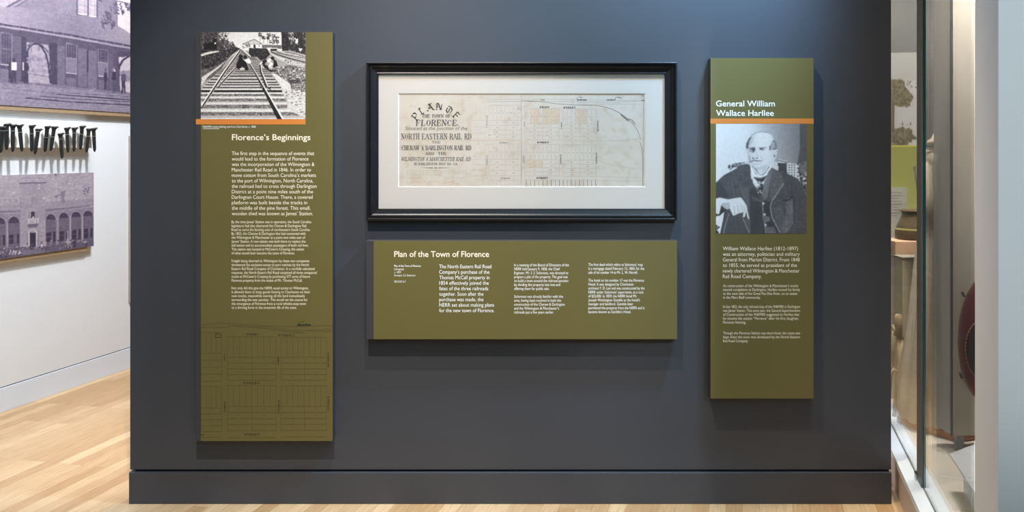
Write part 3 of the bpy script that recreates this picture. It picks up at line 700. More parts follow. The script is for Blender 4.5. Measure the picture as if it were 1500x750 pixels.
k.paras([('The first deed which refers to Solomons’ map', 941.5), ('is a mortgage dated February 13, 1860, for the', 943.8), ('sale of lot number 14 to Mr. L. W. Harrell.', 934), ('', 0), ('The hotel on lot number 17 was the Florence', 943.4),
 ('Hotel. It was designed by Charleston', 928), ('architect F. D. Lee and was constructed by the', 944.2), ('NERR under Solomons’ supervision, at a cost', 942.5), ('of $25,000. In 1859, the NERR hired Mr.', 933.2),
 ('Joseph Washington Gamble as the hotel’s', 937.4), ('manager and landlord. Gamble later', 927.4), ('purchased the property from the NERR and it', 944.2), ('became known as Gamble’s Hotel.', 924.3)], 861.9, 389.5, 5.765, 4.0, 0.0, M_WHITE_INK, t2)

# ---- narrow panel on the right with the portrait
t3 = panel('museum_sign', 'narrow olive panel with a portrait photograph of a seated man, right of the map', 1040.8, 85, 1191.8, 584, PD)
wbox('panel_body', 1040.8, 85, 1191.8, 584, 0.0, PD, M_SPINE, t3, 0.001)
wbox('face', 1040.9, 85.1, 1191.7, 583.8, PD - 0.001, F1, M_OLIVE, t3, label='olive printed face')
wbox('stripe', 1040.8, 173.6, 1191.9, 181.2, PD - 0.001, F1 + 0.0004, M_ORANGE, t3, label='orange stripe')
k = Ink(WP(F1 + 0.0003)); k.text('General William', 1048.7, 1135.1, 155.8, 8.4, 0.009); k.text('Wallace Harllee', 1049, 1133.5, 169.7, 8.4, 0.009); k.build('heading', M_WHITE_INK, t3)
k = Ink(WP(F1 + 0.0003))
k.lines([('William Wallace Harllee (1812-1897)', 1169), ('was an attorney, politician and military', 1171.4), ('General from Marion District. From 1848', 1171.4), ('to 1855, he served as president of the', 1167.5),
 ('newly chartered Wilmington & Manchester', 1171.2), ('Rail Road Company.', 1115.8)], 1058.8, 366.6, 8.16, 5.3, 0.0); k.build('lead_text', M_CREAM, t3)
k = Ink(WP(F1 + 0.0003))
k.paras([('As construction of the Wilmington & Manchester’s tracks', 1169.2), ('neared completion at Darlington, Harllee moved his family', 1171.9), ('to the west side of the Great Pee Dee River, on an estate', 1167.9), ('in the Mars Bluff community.', 1114.2)], 1059.2, 420.4, 5.72, 3.8, 0.0, M_CREAM, t3)
k.paras([('In late 1852, the only railroad stop of the W&MRR in Darlington', 1172), ('was James’ Station. That same year, the General Superintendent', 1172), ('of Construction of the W&MRR suggested to Harllee that', 1170.8), ('he rename the station “Florence” after his first daughter,', 1170.3), ('Florence Henning.', 1092.7)], 1059.2, 451.0, 5.75, 3.8, 0.0, M_CREAM, t3)
k.paras([('Though the Florence Station was short-lived, the name was', 1172), ('kept when the town was developed by the North Eastern', 1171.6), ('Rail Road Company.', 1096)], 1059.4, 489.7, 5.75, 3.8, 0.0, M_CREAM, t3)

c = wall_canvas(1048.8, 181.4, 1181.4, 342.2, F1 + 0.0006, 2.0, .8, 21)
O = lambda *p: [(1030 + p[i] / 4.167, 170 + p[i + 1] / 4.167) for i in range(0, len(p), 2)]
E = lambda *p: [(1080 + p[i] / 9.375, 180 + p[i + 1] / 9.375) for i in range(0, len(p), 2)]
Fm = lambda *p: [(1040 + p[i] / 7.14, 240 + p[i + 1] / 7.14) for i in range(0, len(p), 2)]
G = lambda *p: [(1110 + p[i] / 7.14, 240 + p[i + 1] / 7.14) for i in range(0, len(p), 2)]
c.poly([(1040, 170), (1190, 170), (1190, 350), (1040, 350)], lambda x, y: np.interp(x - .25 * (y - 182), [1048, 1085, 1103, 1122, 1142, 1165], [.87, .86, .80, .68, .60, .52]))
c.poly(O(590, 40, 640, 40, 640, 290, 575, 290, 590, 200), .34, .9, .03)
c.scat(O(155, 300, 230, 285, 270, 300, 200, 350, 160, 345), 60, 1.6, [.3, .55, .45]); c.line(O(160, 330, 215, 290, 275, 280), 1.2, .35); c.poly(O(215, 300, 285, 285, 285, 330, 220, 340), .4)
c.poly(O(425, 300, 470, 270, 520, 285, 580, 295, 590, 400, 430, 340), .85); c.poly(O(455, 285, 510, 288, 512, 350, 452, 335), .3); c.line(O(450, 268, 520, 286), 1.0, .35); c.line(O(455, 264, 515, 278), .6, .95)
for i in range(5):
    for j in range(3): c.ell(1030 + (525 + j * 16) / 4.167, 170 + (300 + i * 15) / 4.167, .9, 1.0, .25)
for i in range(8): c.ell(1030 + 578 / 4.167, 170 + (295 + i * 12) / 4.167, 1.2, 1.2, .9 if i % 2 else .3)
c.poly(O(580, 330, 600, 280, 635, 262, 635, 480, 600, 430), .36, 1, .08); c.scat(O(585, 350, 632, 345, 632, 450, 605, 430), 50, 1.4, [.9, .85, .15, .3])
c.poly(O(590, 320, 615, 280, 635, 270, 635, 350, 600, 360), .5, .8, .1)
# coat
coat = O(70, 415, 105, 380, 125, 362, 165, 340, 225, 308, 280, 288, 345, 300, 410, 308, 490, 340, 580, 382, 605, 430, 632, 490, 640, 720, 70, 720)
c.poly(coat, .34, 1, .03, 6)
c.poly(Fm(60, 195, 110, 190, 140, 230, 200, 350, 60, 350), .29); c.line(Fm(225, 190, 245, 290, 265, 350), 1.2, .45, .8); c.line(Fm(290, 250, 285, 300), 2, .42, .7)
c.poly(Fm(300, 250, 400, 240, 410, 420, 420, 730, 405, 730, 390, 450), .41, .7); c.poly(Fm(420, 260, 470, 250, 530, 380, 560, 560, 570, 730, 425, 730), .27, .9)
c.poly(G(0, 380, 50, 400, 80, 730, 0, 730), .28); c.poly(Fm(430, 330, 545, 380, 540, 400, 440, 380), .42, .6)
c.poly(G(60, 390, 60, 250, 100, 140, 140, 30, 160, 60, 130, 200, 100, 350), .5, .8, .04); c.poly(G(160, 60, 250, 110, 275, 200, 150, 390, 120, 330, 140, 180), .42, .8, .05)
c.poly(G(300, 400, 375, 335, 380, 600, 340, 680, 290, 726, 235, 720, 290, 560), .46, .8, .07, 3); c.poly(G(140, 480, 240, 420, 290, 560, 240, 700), .38, .8, .08, 2)
c.poly(G(375, 330, 430, 200, 510, 330, 520, 730, 380, 620), .34, .7, .04); c.line(G(370, 335, 330, 380, 260, 385), 1.2, .16); c.line(G(345, 180, 360, 330), 1.0, .26); c.line(G(375, 340, 380, 610), 1.0, .22)
c.poly(G(60, 380, 140, 400, 130, 500, 150, 600, 220, 720, 180, 730, 90, 640, 60, 500), .25, .9)
c.line(G(275, 200, 145, 398, 130, 450, 150, 560, 232, 715), 1.0, .72); c.line(G(50, 400, 58, 540, 85, 725), 1.2, .62)
for q in ((60, 415), (72, 530), (82, 640)): x, y = G(*q)[0]; c.ell(x, y, 1.6, 1.8, .8)
c.poly(G(75, 540, 130, 560, 125, 600, 80, 610), .52, .8); c.poly(G(85, 660, 170, 660, 200, 728, 90, 728), .45, .8)
# shirt, tie
c.poly(E(180, 590, 240, 700, 350, 720, 460, 590, 470, 610, 400, 740, 420, 760, 190, 770), .93)
c.poly(O(293, 350, 300, 358, 332, 365, 385, 358, 412, 315, 408, 340, 375, 400, 355, 460, 330, 448, 305, 410), .9)
c.poly(O(305, 372, 350, 378, 392, 362, 372, 395, 355, 405, 380, 440, 372, 470, 345, 482, 328, 452, 342, 410), .24); c.scat(O(325, 400, 378, 400, 375, 470, 330, 470), 26, 1.2, [.7, .5, .15, .8]); c.line(O(315, 378, 345, 385, 385, 368), .8, .6)
c.poly(O(395, 345, 412, 318, 405, 380, 370, 470, 360, 500, 358, 470), .5)
# head
c.poly(E(110, 350, 140, 520, 80, 560, 160, 570, 210, 640, 190, 400), .82, .9)
head = E(130, 335, 126, 285, 150, 228, 200, 170, 270, 132, 340, 122, 420, 138, 478, 175, 500, 235, 525, 290, 535, 345, 555, 370, 552, 420, 535, 470, 518, 500, 480, 560, 455, 590, 400, 660, 345, 712, 270, 705, 205, 650, 165, 570, 150, 450)
c.poly(head, lambda x, y: np.interp(x, [1094, 1100, 1112, 1125, 1136], [.74, .82, .87, .88, .80]))
c.poly(E(118, 350, 120, 290, 150, 225, 200, 170, 195, 200, 165, 260, 152, 335, 140, 360), .40); c.line(E(190, 172, 270, 130, 345, 121, 420, 136), 1.3, .58, .9)
c.poly(E(160, 260, 190, 210, 240, 170, 215, 260, 185, 320), .72, .8)
c.poly(E(478, 250, 500, 232, 525, 260, 535, 345, 500, 355, 470, 380, 440, 375, 455, 310), .62, .85, .06, 2); c.line(E(495, 240, 525, 275, 535, 345), 1.4, .4); c.poly(E(438, 320, 460, 310, 450, 380, 440, 375), .4)
c.poly(E(495, 355, 545, 350, 530, 362, 495, 368), .2); c.poly(E(500, 372, 552, 370, 552, 430, 535, 470, 505, 490), .82); c.poly(E(500, 430, 520, 450, 522, 470, 505, 465), .35); c.line(E(545, 375, 552, 420, 535, 465), .8, .65)
c.poly(E(155, 340, 240, 330, 250, 345, 160, 360), .52, .9); c.poly(E(160, 355, 250, 345, 230, 400, 205, 412, 165, 395), .66, .9); c.ell(*E(207, 361)[0], 1.8, 1.2, .28); c.poly(E(222, 345, 248, 345, 240, 385, 215, 412, 208, 395), .34, .95); c.line(E(165, 375, 190, 400), .7, .5)
c.poly(E(285, 338, 390, 330, 410, 350, 300, 352), .62, .9); c.ell(*E(335, 357)[0], 3.4, 1.5, .45); c.ell(*E(325, 355)[0], 1.2, 1.1, .25); c.line(E(300, 375, 350, 378, 385, 362), .7, .62)
c.line(E(250, 350, 262, 420, 275, 455), 1.1, .72, .8); c.poly(E(195, 470, 230, 485, 245, 498, 215, 495), .35); c.poly(E(255, 490, 275, 472, 292, 480, 270, 492), .35)
c.poly(E(165, 545, 190, 520, 230, 510, 280, 515, 345, 520, 350, 530, 280, 528, 220, 525, 185, 545), .45); c.line(E(180, 560, 230, 570, 330, 560), .9, .72)
c.poly(E(150, 430, 180, 470, 185, 520, 160, 560), .6, .7); c.line(E(315, 450, 350, 500, 345, 530), .9, .72); c.poly(E(200, 600, 280, 610, 340, 600, 320, 640, 240, 640), .72, .6); c.line(E(200, 590, 280, 660), 1.2, .55, .8); c.line(E(245, 630, 300, 700), .9, .5)
c.poly(E(330, 600, 430, 560, 400, 640, 340, 690), .74, .6); c.poly(E(420, 540, 500, 520, 570, 600, 560, 660, 520, 640, 450, 600), .84, .9); c.scat(E(440, 560, 560, 540, 565, 650, 500, 630), 14, .7, [.6, .9])
c.line(E(180, 590, 205, 650, 255, 718), 1.5, .96); c.line(E(465, 590, 440, 640, 380, 715), 2.0, .96); c.line(E(440, 600, 375, 700), .7, .4)
# hand, cuff, chair arm
c.poly(Fm(150, 480, 210, 460, 250, 545, 330, 570, 385, 640, 410, 730, 105, 730), .33); c.poly(Fm(62, 555, 150, 498, 130, 640, 105, 732, 80, 732, 62, 640), .9); c.line(Fm(200, 520, 165, 620, 140, 728), 1.4, .55); c.line(Fm(160, 500, 110, 728), .9, .2); c.line(Fm(345, 570, 410, 720), 1.2, .6); c.scat(Fm(62, 640, 95, 650, 90, 720, 62, 725), 16, 1.2, [.15, .2])
c.poly(Fm(60, 365, 100, 352, 190, 372, 240, 362, 320, 350, 352, 385, 388, 445, 392, 490, 412, 570, 405, 585, 392, 560, 378, 500, 365, 555, 345, 560, 348, 505, 325, 512, 285, 525, 258, 540, 240, 540, 222, 500, 205, 465, 180, 478, 150, 462, 118, 432, 105, 500, 92, 530, 60, 520), .88)
c.poly(Fm(118, 432, 150, 462, 155, 485, 105, 535, 95, 530, 108, 480), .25); c.poly(Fm(130, 410, 200, 400, 210, 460, 180, 475, 150, 460, 120, 430), .68, .8, .04)
for q in ((250, 440, 262, 535), (285, 430, 305, 515), (325, 425, 345, 505), (355, 440, 372, 500)): c.line(Fm(*q), .7, .6)
c.line(Fm(62, 525, 95, 540, 150, 490), 1.5, .15)
c.A = c.A * .97; c.blur(3); c.noise(1.4, .022); c.noise(5, .015); c.blur(1)
BLUISH = [(0, (26, 25, 26)), (.25, (58, 56, 58)), (.5, (122, 118, 118)), (.75, (190, 186, 184)), (1, (242, 238, 234))]
c.build('photograph', BLUISH, t3, M_PRINT, 'black and white portrait photograph')

# ------------------------------------------------------------------ framed map
cf = W(764, 323, 0.034)
tf = thing('framed_map', 'wide black wooden picture frame holding an ivory-matted old town map', 'picture', (cf.x, 0, cf.z))
fx0, fy0, fx1, fy1 = 536.6, 91.0, 991.8, 323.0
o0 = W(fx0, fy1, 0.034); o1 = W(fx1, fy0, 0.034)
prof = [(0, 0.0), (0, .034), (.003, .036), (.006, .036), (.008, .030), (.012, .026), (.0155, .028), (.018, .031), (.021, .030), (.0235, .026), (.027, .024), (.043, .021), (.0455, .022), (.048, .019), (.049, .016), (.049, .004), (.045, 0.0)]
def rail(corner_a, corner_b, inward_a, inward_b):
    vs, fs = [], []; n = len(prof)
    for (cn, iw) in ((corner_a, inward_a), (corner_b, inward_b)):
        for d, h in prof: vs.append((cn[0] + iw[0] * d, -h, cn[1] + iw[1] * d))
    for i in range(n): fs.append((i, (i + 1) % n, n + (i + 1) % n, n + i))
    fs.append(tuple(range(n))); fs.append(tuple(range(2 * n - 1, n - 1, -1)))
    bm = bmesh.new(); bv = [bm.verts.new(v) for v in vs]
    for f in fs: bm.faces.new([bv[i] for i in f])
    return from_bm('rail', bm, M_FRAME, tf)
cc = [(o0.x, o0.z), (o1.x, o0.z), (o1.x, o1.z), (o0.x, o1.z)]; iw = [(1, 1), (-1, 1), (-1, -1), (1, -1)]
for i in range(4): rail(cc[i], cc[(i + 1) % 4], iw[i], iw[(i + 1) % 4])
MO = 0.011
def ringfaces(name, outer, inner, oo, io, mat):
    vs = [W(x, y, oo) for x, y in outer] + [W(x, y, io) for x, y in inner]
    return mesh(name, vs, [(i, (i + 1) % 4, 4 + (i + 1) % 4, 4 + i) for i in range(4)], mat, tf)
rc = lambda x0, y0, x1, y1: [(x0, y1), (x1, y1), (x1, y0), (x0, y0)]
ringfaces('mat_board', rc(549, 103, 979, 311.5), rc(583.2, 136.8, 945.2, 274.0), MO, MO, M_MAT)
ringfaces('mat_bevel', rc(583.2, 136.8, 945.2, 274.0), rc(584.4, 137.9, 944.2, 273.0), MO, 0.008, M_MATCUT)['label'] = 'bright cut edge of the mat'
PO = 0.0078
sheet = mesh('map_sheet', [W(x, y, PO) for x, y in rc(583, 136.5, 945.5, 274.5)], [(0, 1, 2, 3)], M_PAPER, tf, label='aged paper town plan')
kb = Ink(WP(PO + .00033)); kg = Ink(WP(PO + .00021)); kl = Ink(WP(PO + .00015)); kt = Ink(WP(PO + .00003)); km = Ink(WP(PO + .00027))
# PLAN OF in pen-drawn black letter on an arc
BL = {'P': [[(-.05, .82), (.12, 1.02), (.22, .9), (.22, -.15)], [(.22, .9), (.6, 1.04), (.86, .82), (.82, .5), (.5, .36), (.24, .46)], [(-.02, -.08), (.22, -.2), (.46, -.08)]],
      'L': [[(.05, .88), (.3, 1.05), (.6, .92)], [(.33, 1.0), (.33, .12)], [(-.02, .0), (.33, .12), (.62, -.03), (.95, .22)]],
      'A': [[(.0, .8), (.3, 1.05), (.55, .9), (.85, .1), (1.05, 0)], [(.45, .9), (.38, .3), (.1, 0), (-.08, .14)], [(.12, .42), (.75, .42)], [(.6, 1.05), (.8, 1.0)]],
      'N': [[(-.05, .7), (.15, 1.05), (.4, .95), (.8, .05), (.98, .1)], [(.2, .9), (.2, .2), (.0, 0), (.3, .05)], [(.88, .1), (.88, .85), (1.2, 1.05)], [(.05, .5), (.4, .5)]],
      'O': [[(.35, 1.0), (.08, .7), (.08, .25), (.42, -.02), (.85, .2), (.88, .72), (.5, 1.02), (.05, .98)], [(.48, .85), (.48, .15)]],
      'F': [[(.0, .85), (.3, 1.05), (.68, .92), (1.0, 1.06)], [(.28, 1.0), (.32, .0)], [(.28, .5), (.55, .56), (.8, .48)], [(.05, -.05), (.32, .06), (.55, -.06)]]}
acx, acy, R0 = 639.0, 196.5, 37.5
for ch, ang in (('P', -50), ('L', -33), ('A', -13.5), ('N', 5), ('O', 28), ('F', 46)):
    a_ = math.radians(ang); hh, ww = 9.6, 9.4
    def pl(p):
        u = (p[0] - .45) * ww; v = p[1] * hh - 2
        r = R0 + v
        return (acx + r * math.sin(a_) + u * math.cos(a_), acy - r * math.cos(a_) + u * math.sin(a_))
    for stx in BL[ch]: kb.nib([pl(p) for p in stx], 1.8, 40 - ang)
serif_text(kg, 'THE TOWN OF', 617.5, 660, 172.2, 4.6, .34, .16, .15)
serif_text(km, 'FLORENCE.', 608.5, 673, 184.0, 8.2, .22, .10, .06)
kg.text('Situated at the Junction of the', 593.5, 684.5, 190.4, 5.0, .01, .15)
serif_text(km, 'NORTH EASTERN RAIL RD', 587.5, 691, 204.0, 8.2, .20, .09)
serif_text(kg, 'THE', 632.5, 645.5, 210.0, 3.2, .3, .16)
serif_text(km, 'CHERAW & DARLINGTON RAIL RD', 588, 690.5, 219.8, 6.6, .25, .09)
serif_text(km, 'AND  THE', 623, 654.5, 226.8, 4.0, .26, .12)
serif_text(km, 'WILMINGTON & MANCHESTER RAIL RD', 587, 689, 235.6, 5.4, .17, .10, .25)
serif_text(kg, 'IN DARLINGTON DIST SO. CA.', 606.5, 671, 241.8, 3.4, .28, .14)
kg.add([(614, 245.8), (634, 245.2), (634, 246.6)], [(0, 1, 2)]); kg.add([(662, 245.8), (642, 245.2), (642, 246.6)], [(0, 2, 1)]); kg.line([(636.5, 245.9), (640, 245.9)], 1.8)
for (y, x0, x1, s_) in ((250.5, 595.5, 683, 1), (253.5, 595.5, 684, 2), (256.3, 595.5, 645, 3), (261, 595, 617, 4), (261, 654.5, 682, 5)):
    r = random.Random(s_); x = x0
    while x < x1:
        n = r.randint(2, 6); w_ = n * 1.1
        cursive(kl, x, min(x + w_, x1), y, 1.5, .5, n, s_ * 100 + int(x)); x += w_ + 1.6
# fold creases, foxing and the pale colour wash on the lots
kt.rect(584.6, 205.6, 764, 206.9); kt.rect(762.6, 138, 764.4, 272.8); kt.rect(584.8, 271.4, 700, 272.6)
for x0, y0, x1, y1 in ((777, 159.2, 789, 181.2), (795, 159.2, 819.4, 181.2), (843, 160, 861, 182), (771.5, 234.6, 795, 246)): kt.rect(x0, y0, x1, y1)
kf = Ink(WP(PO + .00009)); r = random.Random(12)
for x, y, w_, h_, n in ((632, 266.5, 34, 3.2, 26), (660, 265, 8, 3, 8), (673, 252, 4, 2, 4), (745, 173, 4, 2.5, 5), (717, 198, 1.5, 1, 2), (605, 268, 10, 2.5, 8), (690, 235, 6, 8, 4)):
    for _ in range(n):
        cx_, cy_ = x + r.gauss(0, w_ / 2.2), y + r.gauss(0, h_ / 2.2); q = r.uniform(.25, .8)
        kf.add([(cx_ + q * 1.3 * math.cos(a_), cy_ + q * math.sin(a_)) for a_ in [-2 * math.pi * i / 8 for i in range(8)]], [tuple(range(8))])
# street blocks
for ys in ((154.2, 176.5, 204.0, 5), (210.8, 233.5, 257.5, 4)):
    block(kl, 716, 764, ys[0], ys[1], ys[2], 8, ys[3] - 1, 740.2, .4, 0, kg)
    for i in range(4): kl.line([(690, ys[1] + (ys[2] - ys[1]) * i / 3), (711, ys[1] + (ys[2] - ys[1]) * i / 3)], .35)
    kl.line([(711, ys[0]), (711, ys[2])], .35); kl.line([(697, ys[0] + 2), (697, ys[1])], .3); kl.line([(704, ys[0] + 2), (704, ys[1])], .3)
for ys in ((158.8, 181.4, 204.8), (211.5, 234.0, 257.6)):
    block(kl, 771, 819.6, ys[0], ys[1], ys[2], 8, 4, 795, .5, 0, kg); block(kl, 825, 872.6, ys[0] + .6, ys[1] + .7, ys[2] + .9, 8, 4, 849.6, .5, 0, kg)
for x0, x1 in ((771, 819.6), (825, 872.6)):
    for i in range(9): kg.line([(x0 + (x1 - x0) * i / 8, 263.6), (x0 + (x1 - x0) * i / 8, 273.4)], .55 if i % 2 else .8)
    kl.line([(x0, 263.6), (x1, 264)], .5)
block(kl, 716, 764, 264.2, 273.4, 273.6, 8, 1, None, .35)
kl.line([(764.2, 137), (764.2, 273)], .6); kl.line([(769, 139), (769, 273)], .5)
kl.line([(715, 145.2), (764, 145.4), (800, 145.0), (944, 147.4)], .5); kl.line([(715, 148.4), (764, 148.6), (800, 148.2), (880, 149.4), (944, 147.9)], .6); kl.line([(840, 153.8), (880, 152.2), (940, 153.0)], .5)
kg.line([(772, 147.8), (784, 148.4)], .9); kg.line([(792, 146.2), (798, 146.6)], 1.0)
kg.line([(764, 147.5), (790, 148.5), (815, 152.0), (842, 153.8), (872, 154.2)], .5)
kg.line([(872, 154.2), (885, 156.2), (897, 160), (909, 166), (920, 174), (929, 183.5), (935, 193.5), (938.5, 204)], .6); kg.line([(937.6, 208), (940, 217), (941.6, 232), (941.8, 273)], .7)
kg.line([(942.4, 138.5), (942.0, 273.3)], .55); kl.line([(940.2, 139), (940, 200)], .4)
kg.line([(939.5, 146.8), (944, 147.8)], 1.6); kg.line([(939, 140), (943, 141)], .7)
cursive(kb, 845.5, 859.5, 147.2, 2.4, .9, 9, 7, [(845.4, 147), (845.9, 143.4), (848.5, 142.3), (853, 142.6)]); kl.line([(844, 150.6), (858, 150.6)], .7)
cursive(kb, 888.5, 900.5, 147.0, 2.2, .9, 9, 8, [(900.6, 147), (901.6, 142.8), (905.5, 142.2), (910.5, 143.6)])
r = random.Random(4); pts = [(909 + 11 * i / 16 + (0.9 if i % 2 else -.3), 168 + 9.2 * i / 16 + (-1.2 if i % 2 else .4)) for i in range(17)]
kb.nib(pts, .9, 0); kb.nib([(919.8, 177), (921.6, 174.4), (925.5, 175.6), (930.5, 182)], .8, 20)
pts = [(876, 234.5)]
while pts[-1][0] < 943:
    x, y = pts[-1]; x2 = x + r.uniform(1.2, 2.8); pts.append((x2, np.interp(x2, [876, 882, 892, 910, 925, 944], [235, 238, 240.5, 243.5, 246.5, 247.3]) + r.uniform(-.8, .8)))
kl.line(pts, .6)
kl.line([(874, 258.6), (942, 260.5)], .5); kl.line([(874, 264.4), (942, 265.8)], .5); kl.line([(873, 272.8), (942, 273.2)], .4); kl.line([(875, 206), (905, 206.6), (940, 203)], .35)
kl.line([(874.6, 160), (874.6, 205)], .45); kl.line([(873.8, 236), (873.8, 272)], .4)
serif_text(kb, 'FRONT', 790.5, 805, 158, 2.0, .4, .22); serif_text(kb, 'STREET', 825, 843.5, 158.6, 2.0, .4, .22)
serif_text(kb, 'STREET', 786.5, 804, 209.6, 2.0, .4, .22); serif_text(kb, 'STREET', 785.5, 803, 261.8, 2.2, .4, .22)
serif_text(kg, 'STREET', 731, 744, 209.8, 1.5, .35, .2); serif_text(kg, 'STREET', 733.5, 747.5, 262.2, 1.8, .35, .2)
vlabel(kb, 'IRBY', 822.4, 178.5, 190, 1.6); vlabel(kb, 'DARGAN', 875.8, 176.5, 193, 1.7); vlabel(kg, 'STREET', 713.2, 169, 188, 1.7); vlabel(kg, 'COIT', 768.2, 178, 185.5, 1.5)
vlabel(kb, 'STREET', 821.4, 226, 241, 1.7); vlabel(kb, 'STREET', 873.6, 223.5, 240, 1.8); vlabel(kg, 'STREET', 713.2, 227, 243, 1.7); vlabel(kg, 'STREET', 767, 227.5, 239.5, 1.6)
for p, q in (((758.8, 156.8), (764, 156.8)), ((758.8, 156.8), (758.8, 160.4)), ((758.8, 160.4), (764, 160.4))): kg.line([p, q], .5)
build_multi('engraving', sheet, (kt, M_INKT), (kf, M_FOX), (kl, M_INKL), (kg, M_INKG), (km, M_INKM), (kb, M_INK), label='printed map lines and lettering')
wbox('glazing', 550, 104.5, 978, 310, 0.0135, 0.0155, M_GLAZE, tf)

# ------------------------------------------------------------------ left wall: two photo murals, board of spikes
def left_panel(name, label, x_right, y_top, y_bot, u_len, off, thick, drop=0.0, xleft=None):
    """rectangle on the left wall given by its right edge pixel; returns thing + corners"""
    br = L(x_right, y_bot, off); tr = L(x_right, y_top, off)
    bl = br - AX * u_len
    t = thing(name, label, 'picture', tuple((br + bl) / 2 - NR * off), LROT)
    return t, bl, br, tr
def left_box(name, bl, br, z0, z1, off0, off1, mat, t, label=None):
    u0 = (bl - LW0).dot(AX); u1 = (br - LW0).dot(AX)
    return box(name, (u0, -off1, z0), (u1, -off0, z1), mat, t, 0.0008, LM, label)
PURPLE = [(0, (40, 34, 48)), (.25, (72, 64, 82)), (.5, (128, 118, 132)), (.75, (188, 174, 178)), (1, (236, 222, 214))]
# station mural
t, bl, br, tr = left_panel('photo_mural', 'large purple-toned photograph of a wooden train depot, high on the white side wall', 196, 6.0, 165.8, 2.1, .034, .03)
left_box('tan_board', bl, br, br.z - .026, tr.z - .01, .0, .030, M_TAN, t, 'tan board strip imitating the warm shadow below the print')  # board hangs below the print to imitate its warm shadow on the wall
left_box('print_base', bl, br, br.z, tr.z, .030, .0338, M_LWALL, t)
c = Canvas(bl + NR * .0004, br - bl, Vector((0, 0, tr.z - br.z)), 400, 300, .48, 31)
Z = lambda *p: [(p[i] / 4.41, p[i + 1] / 4.41) for i in range(0, len(p), 2)]
Z2 = lambda *p: [(90 + p[i] / 8.82, p[i + 1] / 8.82) for i in range(0, len(p), 2)]
c.poly([(-80, -60), (34, -6), (10, 11), (-80, -5)], .66, 1, .03, 5)
c.poly([(30, -8), (200, 0), (200, 45), (140, 30), (85, 20), (30, 11)], .50, 1, .02, 4)
for i in range(26): c.line([(12, i * 1.1 - 8), (82, i * 1.1 - 8 + 6.5)], .35, .44, .35); 
for i in range(28): c.line([(82, i * 1.25 - 14), (112, i * 1.25 - 11)], .4, .6, .5); c.line([(142, i * 1.25 - 8), (173, i * 1.25 - 4)], .4, .62, .5)
c.line([(9, 11), (36, -4)], 2.4, .34); c.line([(15, 11.5), (40, -3)], 1.6, .62); c.line([(20, 11.8), (44, -3)], 1.6, .36)
roof = [(-80, -10), (8, 11), (30, 10), (85, 20), (140, 27), (172, 37), (192, 50), (192, 67), (100, 50.5), (0, 34), (-80, 20)]
c.poly(roof, lambda x, y: np.interp(x, [0, 60, 110, 150, 190], [.58, .52, .47, .52, .58]), 1, .03, 2)
c.poly([(172, 2), (198, 8), (198, 55), (192, 50), (172, 37)], .86, 1, .02, 4); c.line([(172, 6), (172, 38)], 1.2, .5)
for (x0, x1, v) in ((114, 127.5, .68), (130, 141.5, .72)):
    c.poly([(x0 - 2, -20), (x1 + 2, -20), (x1 + 2, 26.2 if x1 > 130 else 23.5), (x0 - 2, 22 if x1 < 130 else 23.5)], .36)
    yb = 20 if x0 < 120 else 23; c.poly([(x0, -20), (x1, -20), (x1, yb + 2), (x0, yb)], v, 1, .05, 2); c.line([(x0, yb), (x1, yb + 2)], 1.6, .9)
    for i in range(1, 4): c.line([(x0 + (x1 - x0) * i / 4, -20), (x0 + (x1 - x0) * i / 4, yb)], .4, .5, .6)
    c.line([(x0, 7), (x1, 8.5)], .8, .5, .7)
wall = [(-80, 22), (0, 38), (100, 54.5), (192, 71), (192, 136), (100, 127), (40, 121), (-80, 115)]
c.poly(wall, .31, 1, .02, 3)
c.line([(-80, 17), (0, 35), (100, 51), (192, 67.5)], 2.4, .26); c.line([(-80, 21), (0, 38.4), (100, 54.6), (192, 71)], 2.0, .60); c.line([(-80, 19.6), (0, 36.8), (100, 53), (192, 69.5)], .9, .48)
for x in np.arange(4, 190, 12.6): yy = 34.2 + x * .167; c.line([(x, yy - .6), (x, yy + 5)], .9, .58, .9)
for q, v in (([(18, 52), (31, 54), (31, 121), (18, 119)], .36), ([(84, 66), (95, 68), (95, 126), (84, 125)], .40), ([(114, 70), (127, 72), (127, 128), (114, 127)], .41), ([(129, 74), (142, 75), (142, 131), (129, 129)], .42), ([(160, 78), (168, 79), (168, 133), (160, 132)], .36), ([(0, 100), (17, 103), (17, 119), (0, 117)], .44), ([(97, 113), (112, 115), (112, 127), (97, 126)], .40), ([(144, 117), (158, 119), (158, 131), (144, 130)], .40)):
    c.poly(q, v, 1, .02, 2)
    for i in range(30): c.line([(q[0][0], q[0][1] + i * 2.2), (q[1][0], q[1][1] + i * 2.2)], .35, v - .06, .5 if q[0][1] + i * 2.2 < q[2][1] else 0)
c.poly(wall, .12, lambda *a: 0) if False else None
